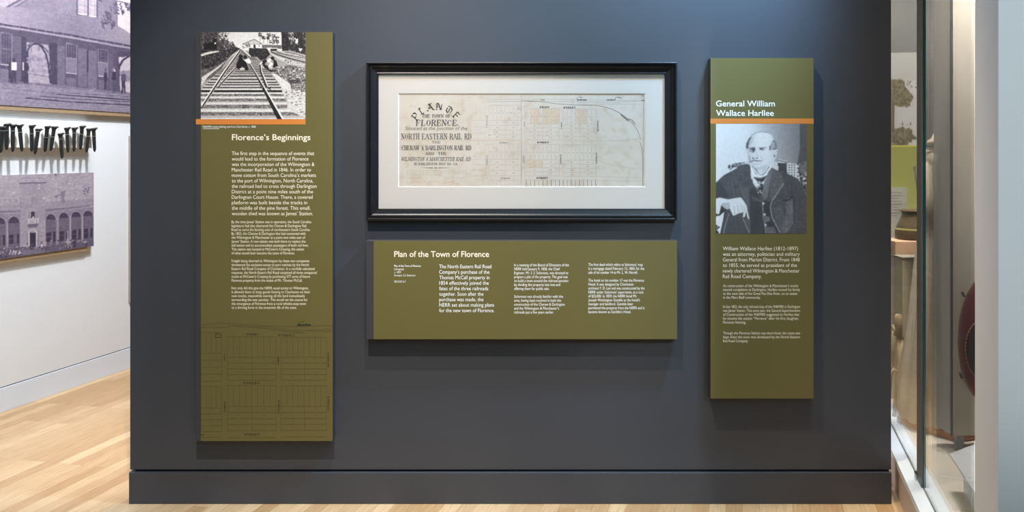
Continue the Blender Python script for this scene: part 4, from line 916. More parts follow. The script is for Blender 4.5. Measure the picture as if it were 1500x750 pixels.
for (x0, y0, x1, y1) in ((1, 47.5, 17, 95), (97, 63.5, 112, 107.5), (144, 71.5, 158, 112)):
    s_ = 2.4; ym = (y0 + y1) / 2 + (0 if x0 < 10 else -1)
    c.poly([(x0, y0), (x1, y0 + s_), (x1, y1 + 1), (x0, y1 - 1)], .28); 
    if x0 > 10: c.poly([(x0, ym), (x1, ym + 1.5), (x1, y1 + 1), (x0, y1 - 1)], .46, 1, .03, 2)
    q = [(x0, y0), (x1, y0 + s_), (x1, y1 + 1), (x0, y1 - 1), (x0, y0)]; c.line(q, .9, .54); c.line([(x0, ym), (x1, ym + 1.5)], 1.0, .56); c.line([(x0, y1 - 1), (x1, y1 + 1)], 1.5, .70)
    for i in range(1, 4):
        xx = x0 + (x1 - x0) * i / 4; c.line([(xx, y0 + 1), (xx, (y1 if x0 < 10 else ym))], .5, .42, .8)
    for i in range(1, 4 if x0 > 10 else 7):
        yy = y0 + (y1 - y0) * i / 8; c.line([(x0, yy), (x1, yy + 2)], .4, .42, .7)
c.poly([(39, 61.5), (71, 66), (73, 95), (75, 126), (40, 121), (38.5, 80)], .60, 1, .05, 5); c.scat([(40, 82), (72, 80), (73, 108), (40, 106)], 60, 2.2, [.45, .5, .55], .6); c.poly([(40, 107), (74, 113), (75, 126), (40, 121)], .6, 1, .04, 2); c.line([(43, 108), (73, 113)], .9, .36)
c.line([(40, 84), (40.5, 74), (44, 67.5), (50, 64), (56, 64.5), (62, 70), (67, 79), (71, 94), (74, 122)], 2.4, .20); c.line([(40, 68), (46, 62.5)], 1.4, .25); c.line([(58, 64), (66, 71), (71, 77)], 1.6, .24); c.line([(45.5, 67), (45.5, 75)], 1.0, .3); c.line([(56.5, 65), (56.5, 75)], 1.0, .25)
c.poly([(72, 62), (84, 64), (84, 128), (76, 127), (73, 95)], .24, 1, .02); c.poly([(31, 53), (39, 55), (39, 120), (31, 120)], .24); c.line([(128.5, 74), (128.5, 105)], 1.4, .16)
c.poly([(174, 84), (192, 80), (192, 136), (176, 133)], .72, 1, .04, 3); c.poly([(176, 104), (192, 103), (192, 120), (177, 120)], .5, .8, .04); c.line([(173.5, 112), (174.5, 98), (180, 88), (192, 80)], 3.0, .22); c.poly([(166, 78), (174, 79), (174, 134), (166, 132)], .30); c.poly([(172, 76), (192, 76), (192, 80), (180, 84), (172, 82)], .26)
gnd = [(-80, 113), (0, 117.5), (40, 120.5), (100, 126), (192, 136), (198, 170), (0, 156), (-80, 150)]
c.poly(gnd, .52, 1, .05, 3); c.poly([(0, 117), (40, 120.5), (100, 126), (192, 136), (192, 139), (100, 130), (40, 124), (0, 121)], .40, .7, .03)
c.scat(gnd, 200, 1.0, [.42, .6, .64, .46], .5, 2.5)
for q, w, v in (([(38, 143.5), (100, 149), (192, 154)], 1.5, .20), ([(58, 141), (110, 145), (192, 149)], 1.0, .26), ([(83, 138), (120, 141), (192, 146.5)], 1.4, .18), ([(0, 129), (50, 133), (90, 138)], .8, .38), ([(0, 132), (60, 138)], .6, .6), ([(96, 136), (192, 142)], .7, .3)):
    c.line(q, w, v)
def man(x, yt, yb, shirt, trous=.18, head=.25, w=4.2):
    h = yb - yt
    c.ell(x, yt + h * .06, w * .30, h * .07, head); c.poly([(x - w * .5, yt + h * .16), (x + w * .5, yt + h * .16), (x + w * .62, yt + h * .46), (x + w * .3, yt + h * .5), (x - w * .35, yt + h * .5), (x - w * .6, yt + h * .44)], shirt)
    c.poly([(x - w * .4, yt + h * .48), (x + w * .38, yt + h * .48), (x + w * .5, yb), (x + w * .1, yb), (x, yt + h * .65), (x - w * .15, yb), (x - w * .55, yb)], trous)
man(14.5, 86, 121, .22, .2); man(20.5, 85.5, 122, .85, .22, .2, 7); man(38.5, 86, 122.5, .16, .2, .25, 6.5); c.line([(34, 91), (34, 103)], 1.8, .8); c.line([(44, 92), (45.5, 100)], 1.6, .55)
man(154.5, 101, 131.5, .17, .18); man(167, 99.5, 137, .17, .3, .55, 5); man(181, 103, 136, .3, .2, .5, 6); c.line([(178, 111), (174, 109)], 1.2, .3); c.line([(184, 110), (189, 116)], 1.2, .4); c.line([(168.3, 102), (168.3, 105)], 1.2, .85)
for q in (Z2(620, 30, 760, 20, 790, 100, 740, 200, 690, 190, 640, 140), Z2(480, 270, 540, 200, 620, 180, 640, 260, 560, 370, 510, 350), Z2(630, 300, 690, 270, 690, 340, 650, 380), Z2(760, 100, 810, 150, 790, 200), Z2(820, 40, 890, 60, 890, 160, 850, 130), Z2(560, 150, 640, 170, 640, 260, 600, 250)):
    c.scat(q, 60, 1.3, [.30, .34, .40], .9); 
c.line(Z2(480, 0, 520, 20), 2, .3); c.noise(1.6, .04); c.noise(6, .02); c.blur(1)
c.build('print', PURPLE, t, M_PRINT)
# arcade mural
t, bl, br, tr = left_panel('photo_mural', 'smaller purple-toned photograph of a building with arches, below the hanging iron spikes', 137.2, 252.6, 360.2, 1.75, .034, .03)
left_box('tan_board', bl, br - AX * .055, br.z - .024, tr.z - .01, .0, .028, M_TAN, t, 'tan board strip imitating the warm shadow below the print')  # lower strip puts the print's warm wall shadow into tan board
left_box('print_base', bl, br, br.z, tr.z, .030, .0338, M_LWALL, t)
c = Canvas(bl + NR * .0004, br - bl, Vector((0, 0, tr.z - br.z)), 400, 220, .60, 41)
c.poly([(-90, 240), (140, 240), (140, 312), (-90, 316)], .64, 1, .05, 4)
c.poly([(-90, 312), (140, 302), (140, 366), (-90, 400)], .52, 1, .03, 4)
c.poly([(29.5, 268), (66, 268), (66, 372), (30, 374)], .60, 1, .03, 3); c.line([(28, 268.5), (68, 267.5)], 1.6, .36); c.line([(32, 261), (64, 260.5)], .8, .5); c.line([(29.5, 268), (30, 310)], .6, .5)
for q in (([(-90, 313), (29, 309)]), ([(66, 308.5), (140, 299.5)])): c.line(q, 1.4, .36); c.line([(a_, b_ + 3) for a_, b_ in q], .6, .68); c.line([(a_, b_ - 6) for a_, b_ in q], .7, .56)
c.poly([(66, 296), (137, 290), (140, 300), (66, 308)], .56, .7, .03); c.poly([(-90, 303), (29, 300), (29, 309), (-90, 313)], .56, .7, .03)
def arch(x0, x1, yt, yb):
    r_ = (x1 - x0) / 2; cx_ = (x0 + x1) / 2; q = [(x0, yb + .6)] + [(cx_ - r_ * math.cos(a_), yt + r_ * 1.15 * (1 - math.sin(a_))) for a_ in np.linspace(0, math.pi, 12)] + [(x1, yb)]
    c.poly(q, .40, 1, .03, 2); c.poly([p for p in q[1:-1]], .25, 1, .03, 2); m_ = (yt + yb) / 2 + 4
    c.poly([(x0 + 1.5, m_ + 1), (x0 + 1.5 + r_ * .8, m_), (x0 + 1.5 + r_ * .8, yb - 5), (x0 + 1.5, yb - 4)], .18); c.poly([(x1 - 4, m_ - 1), (x1 - .8, m_ - 1), (x1 - .8, yb - 5), (x1 - 4, yb - 5)], .2)
    c.line([(x0 + 1.5, (m_ + yb) / 2 - 3), (x0 + 1.5 + r_ * .8, (m_ + yb) / 2 - 3)], .7, .45); c.line([(a_, b_) for a_, b_ in q[1:-1]], .8, .66); c.line([(x0 - .9, yt + r_ * 1.1), (x0 - .9, yb)], 1.8, .64)
for q in ((-29, -10, 320, 366), (-8, 8.5, 318.5, 364), (11.5, 29, 316.8, 362), (67, 82, 313, 359.5), (86, 101, 311, 357.5), (104, 119, 309.5, 355.5), (121.5, 136.5, 308, 353.5)): arch(*q)
c.poly([(44, 341), (52, 341), (52, 361), (44, 361.5)], .14); c.line([(42.5, 362), (42.5, 340), (44, 337.5), (48, 336), (52, 337.5), (54, 340), (54, 361)], 1.2, .78); c.line([(40.5, 363), (40.5, 342)], .8, .4); c.line([(55.5, 361), (55.5, 341)], .8, .4)
c.poly([(45.5, 310), (51, 310), (51, 319), (45.5, 319)], .2); c.line([(43, 311), (43, 320)], .8, .45); c.line([(53.5, 310), (53.5, 319)], .8, .45); c.poly([(39, 320), (57, 319.5), (57, 327.5), (39, 328.5)], .70); c.ell(48.5, 318.5, 1, 1.8, .92)
for i in range(7): c.line([(39.5 + i * 2.8, 321), (39.5 + i * 2.8, 328)], .5, .5)
c.poly([(40, 328.5), (57, 327.5), (54, 333), (42, 333.5)], .4); 
for x in (46, 49, 53): c.poly([(x, 289), (x + 1.6, 289), (x + 1.6, 296), (x, 296)], .5)
for x in (8, 14, 24): c.ell(x, 293, 1.6, .8, .45)
c.poly([(-90, 372), (30, 362), (66, 361), (137, 352), (140, 366), (-90, 392)], .36, 1, .06, 2); c.poly([(30, 366), (66, 363), (66, 370), (30, 374)], .46, .8, .04)
c.scat([(-20, 366), (36, 358), (36, 372), (-20, 382)], 60, 1.3, [.85, .78, .2, .25, .5]); c.scat([(36, 356), (66, 352), (66, 366), (36, 368)], 40, 1.1, [.2, .25, .8, .4]); c.scat([(66, 352), (130, 346), (130, 360), (66, 366)], 70, 1.2, [.2, .28, .5, .65])
for x in (14, 18, 22, 27): c.line([(x, 373), (x + 2, 367)], 1.4, .86)
c.line([(99, 338), (100, 363)], 1.8, .62); c.line([(100, 352), (105, 363)], .9, .7); c.ell(109.5, 352, 1.4, 1.6, .3); c.poly([(107, 353), (112, 353), (112, 362), (107, 362)], .22)
c.scat([(118, 280), (130, 274), (135, 284), (124, 288)], 34, 1.1, [.38, .42, .5]); c.poly([(90, 281), (95, 280.5), (95, 298), (90, 298)], .50); c.line([(89, 281.5), (96, 281)], 1.4, .42); c.scat([(80, 286), (90, 284), (90, 290), (82, 290)], 16, 1, [.42, .5])
for q in ((26, 272), (57, 276), (57.5, 271), (20, 282), (101, 269), (112, 273), (112, 292), (95, 290), (77, 262), (79, 264), (3, 273), (64, 290)): c.ell(*q, .9, .9, .9)
c.noise(1.5, .04); c.noise(6, .02); c.blur(1)
c.build('print', PURPLE, t, M_PRINT)
# third mural: only its tan near edge shows beside the grey wall
p0 = L(190.4, 443, .012); p1 = L(190.4, 199, .012)
t = thing('photo_mural', 'tan-edged mounted picture almost hidden behind the left end of the grey wall', 'picture', tuple(p0 + AX * .45 - NR * .012), LROT)
left_box('tan_board', p0, p0 + AX * .9, p0.z, p1.z, .0, .0115, M_TAN, t)
left_box('print', p0, p0 + AX * .9, p0.z, p1.z, .0115, .012, M_LBASE, t)
# board and spikes
b0 = L(134.5, 216.8, .045); b1 = L(134.5, 180.5, .045)
t = thing('mounting_board', 'long white board on the side wall behind the row of black iron spikes', 'board', tuple(b0 - AX * .9 - NR * .045), LROT)
left_box('board', b0 - AX * 1.8, b0, b0.z, b1.z, .012, .045, M_RAILB, t)
for uu in (-1.5, -.3): left_box('cleat', b0 + AX * uu, b0 + AX * (uu + .08), b0.z + .03, b1.z - .03, 0.0, .012, M_TAN, t)
SP = [(3.2, 185.8, 1.2, 224.0, 191.8), (10.0, 181.8, 9.8, 219.8, 191.4), (18.8, 183.2, 18.6, 222.8, 192.0), (28.4, 183.6, 31.8, 221.8, 193.8), (46.2, 184.0, 46.5, 222.4, 196.0), (56.0, 189.2, 51.6, 225.8, 192.6), (69.3, 185.4, 66.0, 222.5, 201.4),
      (79.4, 185.8, 74.8, 221.0, 200.6), (88.2, 195.8, 90.8, 232.0, 203.8), (97.8, 187.4, 99.4, 223.8, 197.2), (108.8, 187.4, 108.4, 222.4, 195.0), (120.2, 185.0, 118.0, 219.2, 196.6), (130.2, 188.8, 127.0, 223.4, 199.6), (137.0, 188.2, 138.6, 222.4, 199.6)]
ORD = ['leftmost black iron railroad spike, cut by the left edge of the photo', 'black iron spike second from the left, standing highest in the row', 'black iron spike third from the left, hanging nearly upright', 'black iron spike fourth from the left, its tip leaning right',
 'black iron spike just right of the widest gap in the row', 'lower-hung black iron spike tilted left, sixth from the left', 'black iron spike with its wire low on the shaft, seventh from the left', 'black iron spike strongly tilted left, left neighbour of the lowest spike',
 'lowest-hung black iron spike of the whole row', 'black iron spike just right of the lowest spike', 'upright black iron spike fourth from the right end', 'short black iron spike third from the right end, its head set high',
 'black iron spike second from the right end, overlapped by its neighbour', 'rightmost black iron spike at the end of the row']
proto = None
def spike_meshes(parent, length, jit):
    """shaft with a hooked head and a chisel tip, local z down from the head top"""
    w = .0098
    bm = bmesh.new()
    secs = [(-.006, .0100, .0095, 0), (-.02, .0100, .0098, 0), (-.04, .0096, .0096, .0003), (-length * .5, .0097, .0097, -.0003), (-length * .82, .0088, .0094, .0002), (-length * .93, .0070, .0090, 0), (-length, .0030, .0075, -.0006)]
    rings = []
    for z, a_, b_, dx in secs:
        ch = .3
        pts = [(a_, b_ * ch), (a_ * (1 - .25), b_), (-a_ * .75, b_), (-a_, b_ * ch), (-a_, -b_ * ch), (-a_ * .75, -b_), (a_ * .75, -b_), (a_, -b_ * ch)]
        rings.append([bm.verts.new((x + dx, y, z)) for x, y in pts])
    for r0, r1 in zip(rings[:-1], rings[1:]):
        for i in range(8): bm.faces.new([r0[i], r0[(i + 1) % 8], r1[(i + 1) % 8], r1[i]])
    bm.faces.new(rings[0]); bm.faces.new(rings[-1][::-1])
    bmesh.ops.recalc_face_normals(bm, faces=bm.faces); me = bpy.data.meshes.new('shaft'); bm.to_mesh(me); bm.free(); me.materials.append(M_IRON)
    bm = bmesh.new()
    # head: lopsided domed plate overhanging to +x
    ring = lambda sx0, sx1, sy, z, n=14: [bm.verts.new(((sx1 if math.cos(a_) > 0 else sx0) * math.cos(a_), sy * math.sin(a_), z + (.004 if math.cos(a_) > 0 else 0) * math.cos(a_) ** 2)) for a_ in [2 * math.pi * i / n for i in range(n)]]
    rs = [ring(.0105, .0105, .0105, -.020), ring(.0125, .016, .0118, -.010), ring(.0150, .0235, .0135, -.0045), ring(.0145, .0235, .0130, -.002), ring(.009, .014, .009, .0025)]
    for r0, r1 in zip(rs[:-1], rs[1:]):
        for i in range(14): bm.faces.new([r0[i], r0[(i + 1) % 14], r1[(i + 1) % 14], r1[i]])
    bm.faces.new(rs[0][::-1]); bm.faces.new(rs[-1])
    bmesh.ops.recalc_face_normals(bm, faces=bm.faces); mh = bpy.data.meshes.new('head'); bm.to_mesh(mh); bm.free(); mh.materials.append(M_IRON)
    for p in mh.polygons: p.use_smooth = True
    return me, mh
mw = bpy.data.meshes.new('wire'); bm = bmesh.new()
for sgn in (0,):
    pth = [(-.0112, -.004), (-.0112, -.0108), (.0112, -.0108), (.0112, -.004), (.0112, .022), (-.0112, .022)]
    rr = .0013
    for (x1, y1), (x2, y2) in zip(pth, pth[1:] + pth[:1]):
        l = math.hypot(x2 - x1, y2 - y1); nx, ny = -(y2 - y1) / l * rr, (x2 - x1) / l * rr
        q = [bm.verts.new(v) for v in ((x1 + nx, y1 + ny, -rr), (x2 + nx, y2 + ny, -rr), (x2 - nx, y2 - ny, -rr), (x1 - nx, y1 - ny, -rr), (x1 + nx, y1 + ny, rr), (x2 + nx, y2 + ny, rr), (x2 - nx, y2 - ny, rr), (x1 - nx, y1 - ny, rr))]
        for f in ((0, 3, 2, 1), (4, 5, 6, 7), (0, 1, 5, 4), (1, 2, 6, 5), (2, 3, 7, 6), (3, 0, 4, 7)): bm.faces.new([q[i] for i in f])
bmesh.ops.recalc_face_normals(bm, faces=bm.faces); bm.to_mesh(mw); bm.free(); mw.materials.append(M_WIRE)
sm, hm = spike_meshes(None, .152, 0)
rnd = random.Random(5)
for i, (hx, hy, bx_, by_, wy) in enumerate(SP):
    oo = .060 if i == 1 else .085
    h = L(hx, hy, oo); b = L(bx_, by_, oo)
    d = (h - b); ln = d.length
    tilt = math.atan2((bx_ - hx) / FP * (h.y + CD), ln)
    o = bpy.data.objects.new('railroad_spike', None); COL.objects.link(o); o.empty_display_size = .03
    o.location = h; o.rotation_euler = (0, -tilt, math.radians(rnd.uniform(10, 32)))
    k_ = ln / .152; o.scale = (1.12, 1.0, k_)
    o['label'] = ORD[i]; o['category'] = 'spike'; o['group'] = 'railroad spikes on the white board'
    s_ = bpy.data.objects.new('shaft', sm); hd = bpy.data.objects.new('head', hm); wr = bpy.data.objects.new('wire', mw)
    for q in (s_, hd, wr): COL.objects.link(q); q.parent = o
    wr.location = (0, 0, -(wy - hy) / (by_ - hy) * .152); wr['label'] = 'thin silver wire'

# ------------------------------------------------------------------ display case on the right
LZ = 0.165
tc_ = thing('display_case', 'low white display case with tall glass front, right of the grey wall', 'display case', tuple(PT(1.65, .6, 0)), math.atan2(NR.y, NR.x))
T0, T1 = -0.79, 2.4
pbox('base', (1.600, T0, 0.0), (2.6, T1, LZ - .034), M_CBASE, tc_, .001)
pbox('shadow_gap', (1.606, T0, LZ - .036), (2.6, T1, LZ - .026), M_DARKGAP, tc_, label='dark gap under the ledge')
bm = bmesh.new()
bm_box(bm, (1.592, T0, LZ - .028), (1.645, T1, LZ), .0012, CASE_M); bm_box(bm, (1.653, T0, LZ - .028), (1.702, T1, LZ), .0012, CASE_M)
from_bm('ledge', bm, M_LEDGE, tc_, label='white enamelled ledge')
pbox('glazing_channel', (1.645, T0, LZ - .028), (1.653, T1, LZ - .004), M_SEAL, tc_, label='dark slot holding the glass')
pbox('deck', (1.702, T0 + .001, LZ - .028), (2.6, T1, LZ - .003), M_DECK, tc_, label='cream inner floor')
TJ = .100
pbox('glass_pane', (1.6445 , TJ + .002, LZ - .003), (1.6535, T1, 3.3), M_GLASS, tc_)
pbox('glass_pane', (1.6445, T0, LZ - .003), (1.6535, TJ - .03, 3.3), M_GLASS, tc_)
pbox('glass_edge', (1.6443, TJ - .0005, LZ + .002), (1.6570, TJ + .002, 3.3), M_TEAL, tc_, label='teal polished edge of the glass')
pbox('seal', (1.6400, TJ + .003, LZ), (1.6443, TJ + .115, 3.3), M_SEAL, tc_, label='grey vertical seal strip')
pbox('clip', (1.630, TJ + .085, LZ), (1.652, TJ + .125, LZ + .030), M_CHROME, tc_, .004, label='small chrome glass clip')
pbox('end_wall', (1.72, T1 - .04, LZ), (2.6, T1, 3.3), M_CWALL, tc_)
pbox('back_wall', (2.56, T0, LZ), (2.6, T1 - .04, 3.3), M_CWALL, tc_)

# printed graphic standing in front of the end wall
TG = 2.24; G0 = PT(1.76, TG); GN = AX
hg = lambda x, y, o_=0: hit(x, y, G0 - AX * o_, AX)
g0 = hg(1300, 345); g1 = hg(1300, 77)
ga = PT(1.74, TG); gb = PT((hg(1352, 200) - PT(0, 0)).dot(NR), TG)
tg = thing('graphic_panel', 'printed backdrop of a tree over a lime green band, deep inside the glass case', 'panel', tuple((ga + gb) / 2 + Vector((0, 0, LZ))), math.atan2(NR.y, NR.x))
zl = hg(1325, 215).z; zt = hg(1325, 77).z
GP = gb.dot(NR)
pbox('backing', (1.74, TG + .002, LZ), (GP, TG + .03, zt), M_PAGE, tg)
pbox('lime_band', (1.74, TG - .006, LZ), (GP, TG + .002, zl), M_LIME, tg, label='lime green lower band')
pbox('lime_edge', (1.74, TG - .007, zl), (GP, TG + .002, zl + .008), M_LIMEL, tg, label='bright yellow upper edge')
c = Canvas(Vector((ga.x, ga.y, zl + .009)) - AX * .0005, gb - ga, Vector((0, 0, zt - zl - .009)), 220, 160, .8, 51)
c.poly([(1290, 70), (1500, 70), (1500, 117), (1290, 117)], .74); c.poly([(1290, 117), (1500, 117), (1500, 220), (1290, 220)], .86, 1, .02, 5)
c.poly([(1303, 117), (1311, 117), (1310, 185), (1318, 218), (1303, 218)], .40, 1, .05, 2)
c.poly([(1303, 117), (1323, 117), (1326, 126), (1333, 136), (1338, 144), (1332, 154), (1320, 157), (1309, 154)], .47, .9, .05, 3); c.poly([(1303, 192), (1320, 186), (1333, 190), (1340, 200), (1334, 206), (1324, 218), (1303, 218)], .46, .9, .06, 3)
c.scat([(1306, 117), (1322, 117), (1330, 130), (1338, 142), (1332, 155), (1318, 158), (1308, 150)], 160, 2.0, [.42, .46, .36, .5])
c.scat([(1318, 117), (1345, 120), (1345, 134), (1326, 124)], 40, 1.2, [.5, .45]); c.scat([(1306, 190), (1325, 184), (1340, 196), (1340, 204), (1325, 214), (1306, 218)], 140, 2.2, [.40, .46, .36, .52]); c.line([(1322, 178), (1322, 186)], 1.2, .4); c.line([(1334, 179), (1334, 183)], 1.6, .4); c.line([(1318, 182), (1336, 183)], .7, .5)
c.noise(2, .03); c.blur(1)
TREE = [(0, (50, 44, 34)), (.4, (112, 102, 76)), (.55, (150, 140, 112)), (.75, (190, 186, 178)), (1, (222, 216, 214))]
c.build('print', TREE, tg, M_PRINT, label='photograph of a tree')

# pedestal, basket, card behind the glass
D1 = 5.35
zt1 = at(1325, 350, D1 - .0).z
a = at(1300, 360, D1 - .12); b = at(1400, 360, D1 + .25)
X0 = at(1296, 0, D1).x + .02; X1 = X0 + .42
def abox(name, lo, hi, mat, parent=None, bevel=0.0, label=None): return box(name, lo, hi, mat, parent, bevel, None, label)
Yp = D1 - CD
tp = thing('pedestal', 'tall tan-topped pedestal carrying the basket inside the glass case', 'pedestal', (X0 + .2, Yp, LZ - .003))
abox('top', (X0 - .02, Yp - .15, zt1 - .085), (X1, Yp + .2, zt1), M_PEDTOP, tp, .003, 'pinkish tan slab top')
abox('body', (X0, Yp - .13, LZ - .003), (X1 - .02, Yp + .18, zt1 - .085), M_PEDB, tp, .003)
def lathe(name, prof_, center, mat, parent, n=40, wob=None, label=None, smooth=True):
    bm = bmesh.new(); rings = []
    for j, (r_, z_) in enumerate(prof_):
        rg = []
        for i in range(n):
            a_ = 2 * math.pi * i / n; rr_ = r_ * (1 + (wob(a_, z_) if wob else 0))
            rg.append(bm.verts.new((center[0] + rr_ * math.cos(a_), center[1] + rr_ * math.sin(a_), center[2] + z_)))
        rings.append(rg)
    for r0, r1 in zip(rings[:-1], rings[1:]):
        for i in range(n): bm.faces.new([r0[i], r0[(i + 1) % n], r1[(i + 1) % n], r1[i]])
    bm.faces.new(rings[0][::-1]); bm.faces.new(rings[-1])
    return from_bm(name, bm, mat, parent, smooth, label)
cb = at(1346, 348, D1 - .02); cb.z = zt1
tb = thing('basket', 'brown coiled lidded basket standing on the pedestal in the case', 'basket', tuple(cb))
sh = [(.110, 0), (.120, .012), (.1225, .034), (.1205, .050), (.110, .078), (.096, .108), (.087, .130), (.085, .146)]
prof_b = []
zs = np.linspace(0, .146, 34)
for i, z_ in enumerate(zs):
    r_ = float(np.interp(z_, [q[1] for q in sh], [q[0] for q in sh])); prof_b.append((r_ + (.0022 if i % 2 else -.001), float(z_)))
lathe('body', prof_b, cb, M_BASKET, tb)
lathe('rim', [(.084, .146), (.094, .148), (.096, .155), (.092, .161), (.080, .162), (.03, .166)], cb, M_BASKET, tb)
lathe('band', [(.1195, .048), (.1225, .051), (.1205, .058), (.1165, .061)], cb, M_BASKETB, tb, label='pale yellowish band')
q0 = at(1305, 331, D1 + .02); q1 = at(1334, 275, D1 + .02)
tcard = thing('text_card', 'white printed card standing behind the basket in the case', 'card', ((q0.x + q1.x) / 2, Yp + .05, zt1))
abox('card', (q0.x - .06, Yp + .07, zt1), (q1.x, Yp + .074, q1.z), M_CARD, tcard)
bm = bmesh.new()
for i in range(9):
    z_ = q1.z - .03 - i * .016
    bm_box(bm, (q0.x + .0, Yp + .0693, z_), (q1.x - .03 - (.02 if i % 3 == 2 else 0), Yp + .0702, z_ + .004))
from_bm('printed_lines', bm, M_INKG, tcard)

# small plinth with an old wooden stand
D2 = 4.98
pz = at(1330, 379, D2).z
xa = at(1322, 0, D2).x; ya = D2 - CD
tpl = thing('plinth', 'grey-beige box plinth in front of the taller pedestal, behind the skirt', 'pedestal', (xa + .12, ya + .06, LZ - .003))
abox('body', (xa, ya, LZ - .003), (xa + .22, ya + .12, pz), M_PLINTH, tpl, .002)
abox('top', (xa - .004, ya - .004, pz), (xa + .224, ya + .124, pz + .008), M_PLTOP, tpl, .001, 'pale top edge')
D3 = 4.93
def tube(bm, pts, rs, n=10):
    rings = []
    for i, p in enumerate(pts):
        p = Vector(p); d = (Vector(pts[min(i + 1, len(pts) - 1)]) - Vector(pts[max(i - 1, 0)])).normalized()
        u_ = d.orthogonal().normalized() if abs(d.z) > .95 else d.cross(Vector((0, 0, 1))).normalized(); v_ = d.cross(u_)
        rings.append([bm.verts.new(p + (u_ * math.cos(a_) + v_ * math.sin(a_)) * rs[i]) for a_ in [2 * math.pi * j / n for j in range(n)]])
    for r0, r1 in zip(rings[:-1], rings[1:]):
        for j in range(n): bm.faces.new([r0[j], r0[(j + 1) % n], r1[(j + 1) % n], r1[j]])
    bm.faces.new(rings[0][::-1]); bm.faces.new(rings[-1])
st = at(1316, 608, D3)
zf = LZ - .003
ts = thing('wooden_stand', 'old bare wooden stand with splayed legs, seen through the glass left of the skirt', 'stand', (st.x, D3 - CD, zf))
def stp(x, y, dd=0): return at(x, y, D3 + dd)
bm = bmesh.new(); tube(bm, [stp(1315.5, 492), stp(1315.5, 474), stp(1315.5, 466), stp(1315.5, 461), stp(1315.5, 459.5)], [.020, .020, .021, .015, .004], 14); from_bm('knob', bm, M_OLDWOOD, ts, True)
bm = bmesh.new(); tube(bm, [stp(1306, 476), stp(1315, 490), stp(1327, 500)], [.009, .011, .009]); from_bm('rail', bm, M_OLDWOOD, ts, True)
bm = bmesh.new(); tube(bm, [stp(1299, 560), stp(1310, 540), stp(1324, 556)], [.008, .009, .008]); from_bm('stretcher', bm, M_OLDWOOD, ts, True)
for q in ((1316, 488, 1322, 0), (1322, 498, 1309, 0), (1310, 484, 1300, .06)):
    foot = hit(q[2], 612, Vector((0, 0, zf + .005)), Vector((0, 0, 1))); top = stp(q[0], q[1], q[3])
    foot = Vector((at(q[2], 0, D3 + q[3]).x, D3 + q[3] - CD, zf + .002))
    bm = bmesh.new(); tube(bm, [foot, foot.lerp(top, .5), top], [.008, .012, .011]); from_bm('leg', bm, M_OLDWOOD, ts, True)

# low oak platform and the dress
cA = Vector((2.027, .314, 0)); e1 = Vector((-.39, .921, 0)); e2 = Vector((.921, .39, 0))
PM = Matrix(((e2.x, e1.x, 0, cA.x), (e2.y, e1.y, 0, cA.y), (0, 0, 1, 0), (0, 0, 0, 1)))
PZ0, PZ1 = LZ - .003, LZ + .030
tpf = thing('platform', 'low oak platform under the cream dress, inside the glass case', 'platform', tuple(cA + e1 * .2 + e2 * .2 + Vector((0, 0, PZ0))))
box('board', (0, 0, PZ0 + .004), (.42, .36, PZ1), M_WOOD, tpf, .002, PM)
box('foot', (.02, .02, PZ0), (.40, .34, PZ0 + .004), M_DARKGAP, tpf, 0, PM)
DD = 4.764; dc = at(1392, 0, DD); dz = PZ1
td = thing('dress', 'long cream pleated cotton dress on a stand, half hidden by the grey partition', 'dress', (dc.x, DD - CD, dz))
ctr = (dc.x, DD - CD, 0)
zpx = lambda y: CH - (y - CY) / FP * DD
sk = [(.222, dz + .003), (.226, dz + .05), (.220, zpx(560)), (.196, zpx(500)), (.168, zpx(420)), (.140, zpx(340)), (.122, zpx(300)), (.112, zpx(284))]
n_ = 160
lathe('skirt', [(r_ , z_) for r_, z_ in [(float(np.interp(z, [q[1] for q in sk], [q[0] for q in sk])), float(z)) for z in np.linspace(sk[0][1], sk[-1][1], 26)]], ctr, M_CLOTH, td, n_,
      wob=lambda a_, z_: .065 * math.sin(19 * a_ + 2 * math.sin(3 * a_) + 1.2 * z_) * min(1, (zpx(284) - z_) * 2.2 + .25) + .02 * math.sin(41 * a_ + z_ * 6))
bo = [(.112, zpx(284)), (.116, zpx(281)), (.112, zpx(277)), (.124, zpx(258)), (.134, zpx(238)), (.130, zpx(226)), (.100, zpx(216)), (.060, zpx(212)), (.05, zpx(205))]
lathe('bodice', bo, ctr, M_CLOTH, td, n_, wob=lambda a_, z_: .022 * math.sin(36 * a_) * (1 if z_ < zpx(222) else .2))
lathe('waistband', [(.113, zpx(286)), (.119, zpx(284.5)), (.119, zpx(281.5)), (.113, zpx(280))], ctr, M_CLOTH, td, 60)
cc_ = (dc.x - .045, DD - CD - .02, 0)
lathe('collar', [(.050, zpx(214)), (.072, zpx(211)), (.066, zpx(206)), (.048, zpx(202)), (.040, zpx(196))], cc_, M_CLOTH, td, 70, wob=lambda a_, z_: .07 * math.sin(11 * a_))
bm = bmesh.new()
for sx in (-1, 1): tube(bm, [(dc.x + sx * .100, DD - CD, zpx(226)), (dc.x + sx * .125, DD - CD - .01, zpx(246)), (dc.x + sx * .125, DD - CD - .04, zpx(290)), (dc.x + sx * .10, DD - CD - .085, zpx(335))], [.05, .055, .045, .028], 16)
from_bm('sleeves', bm, M_CLOTH, td, True)

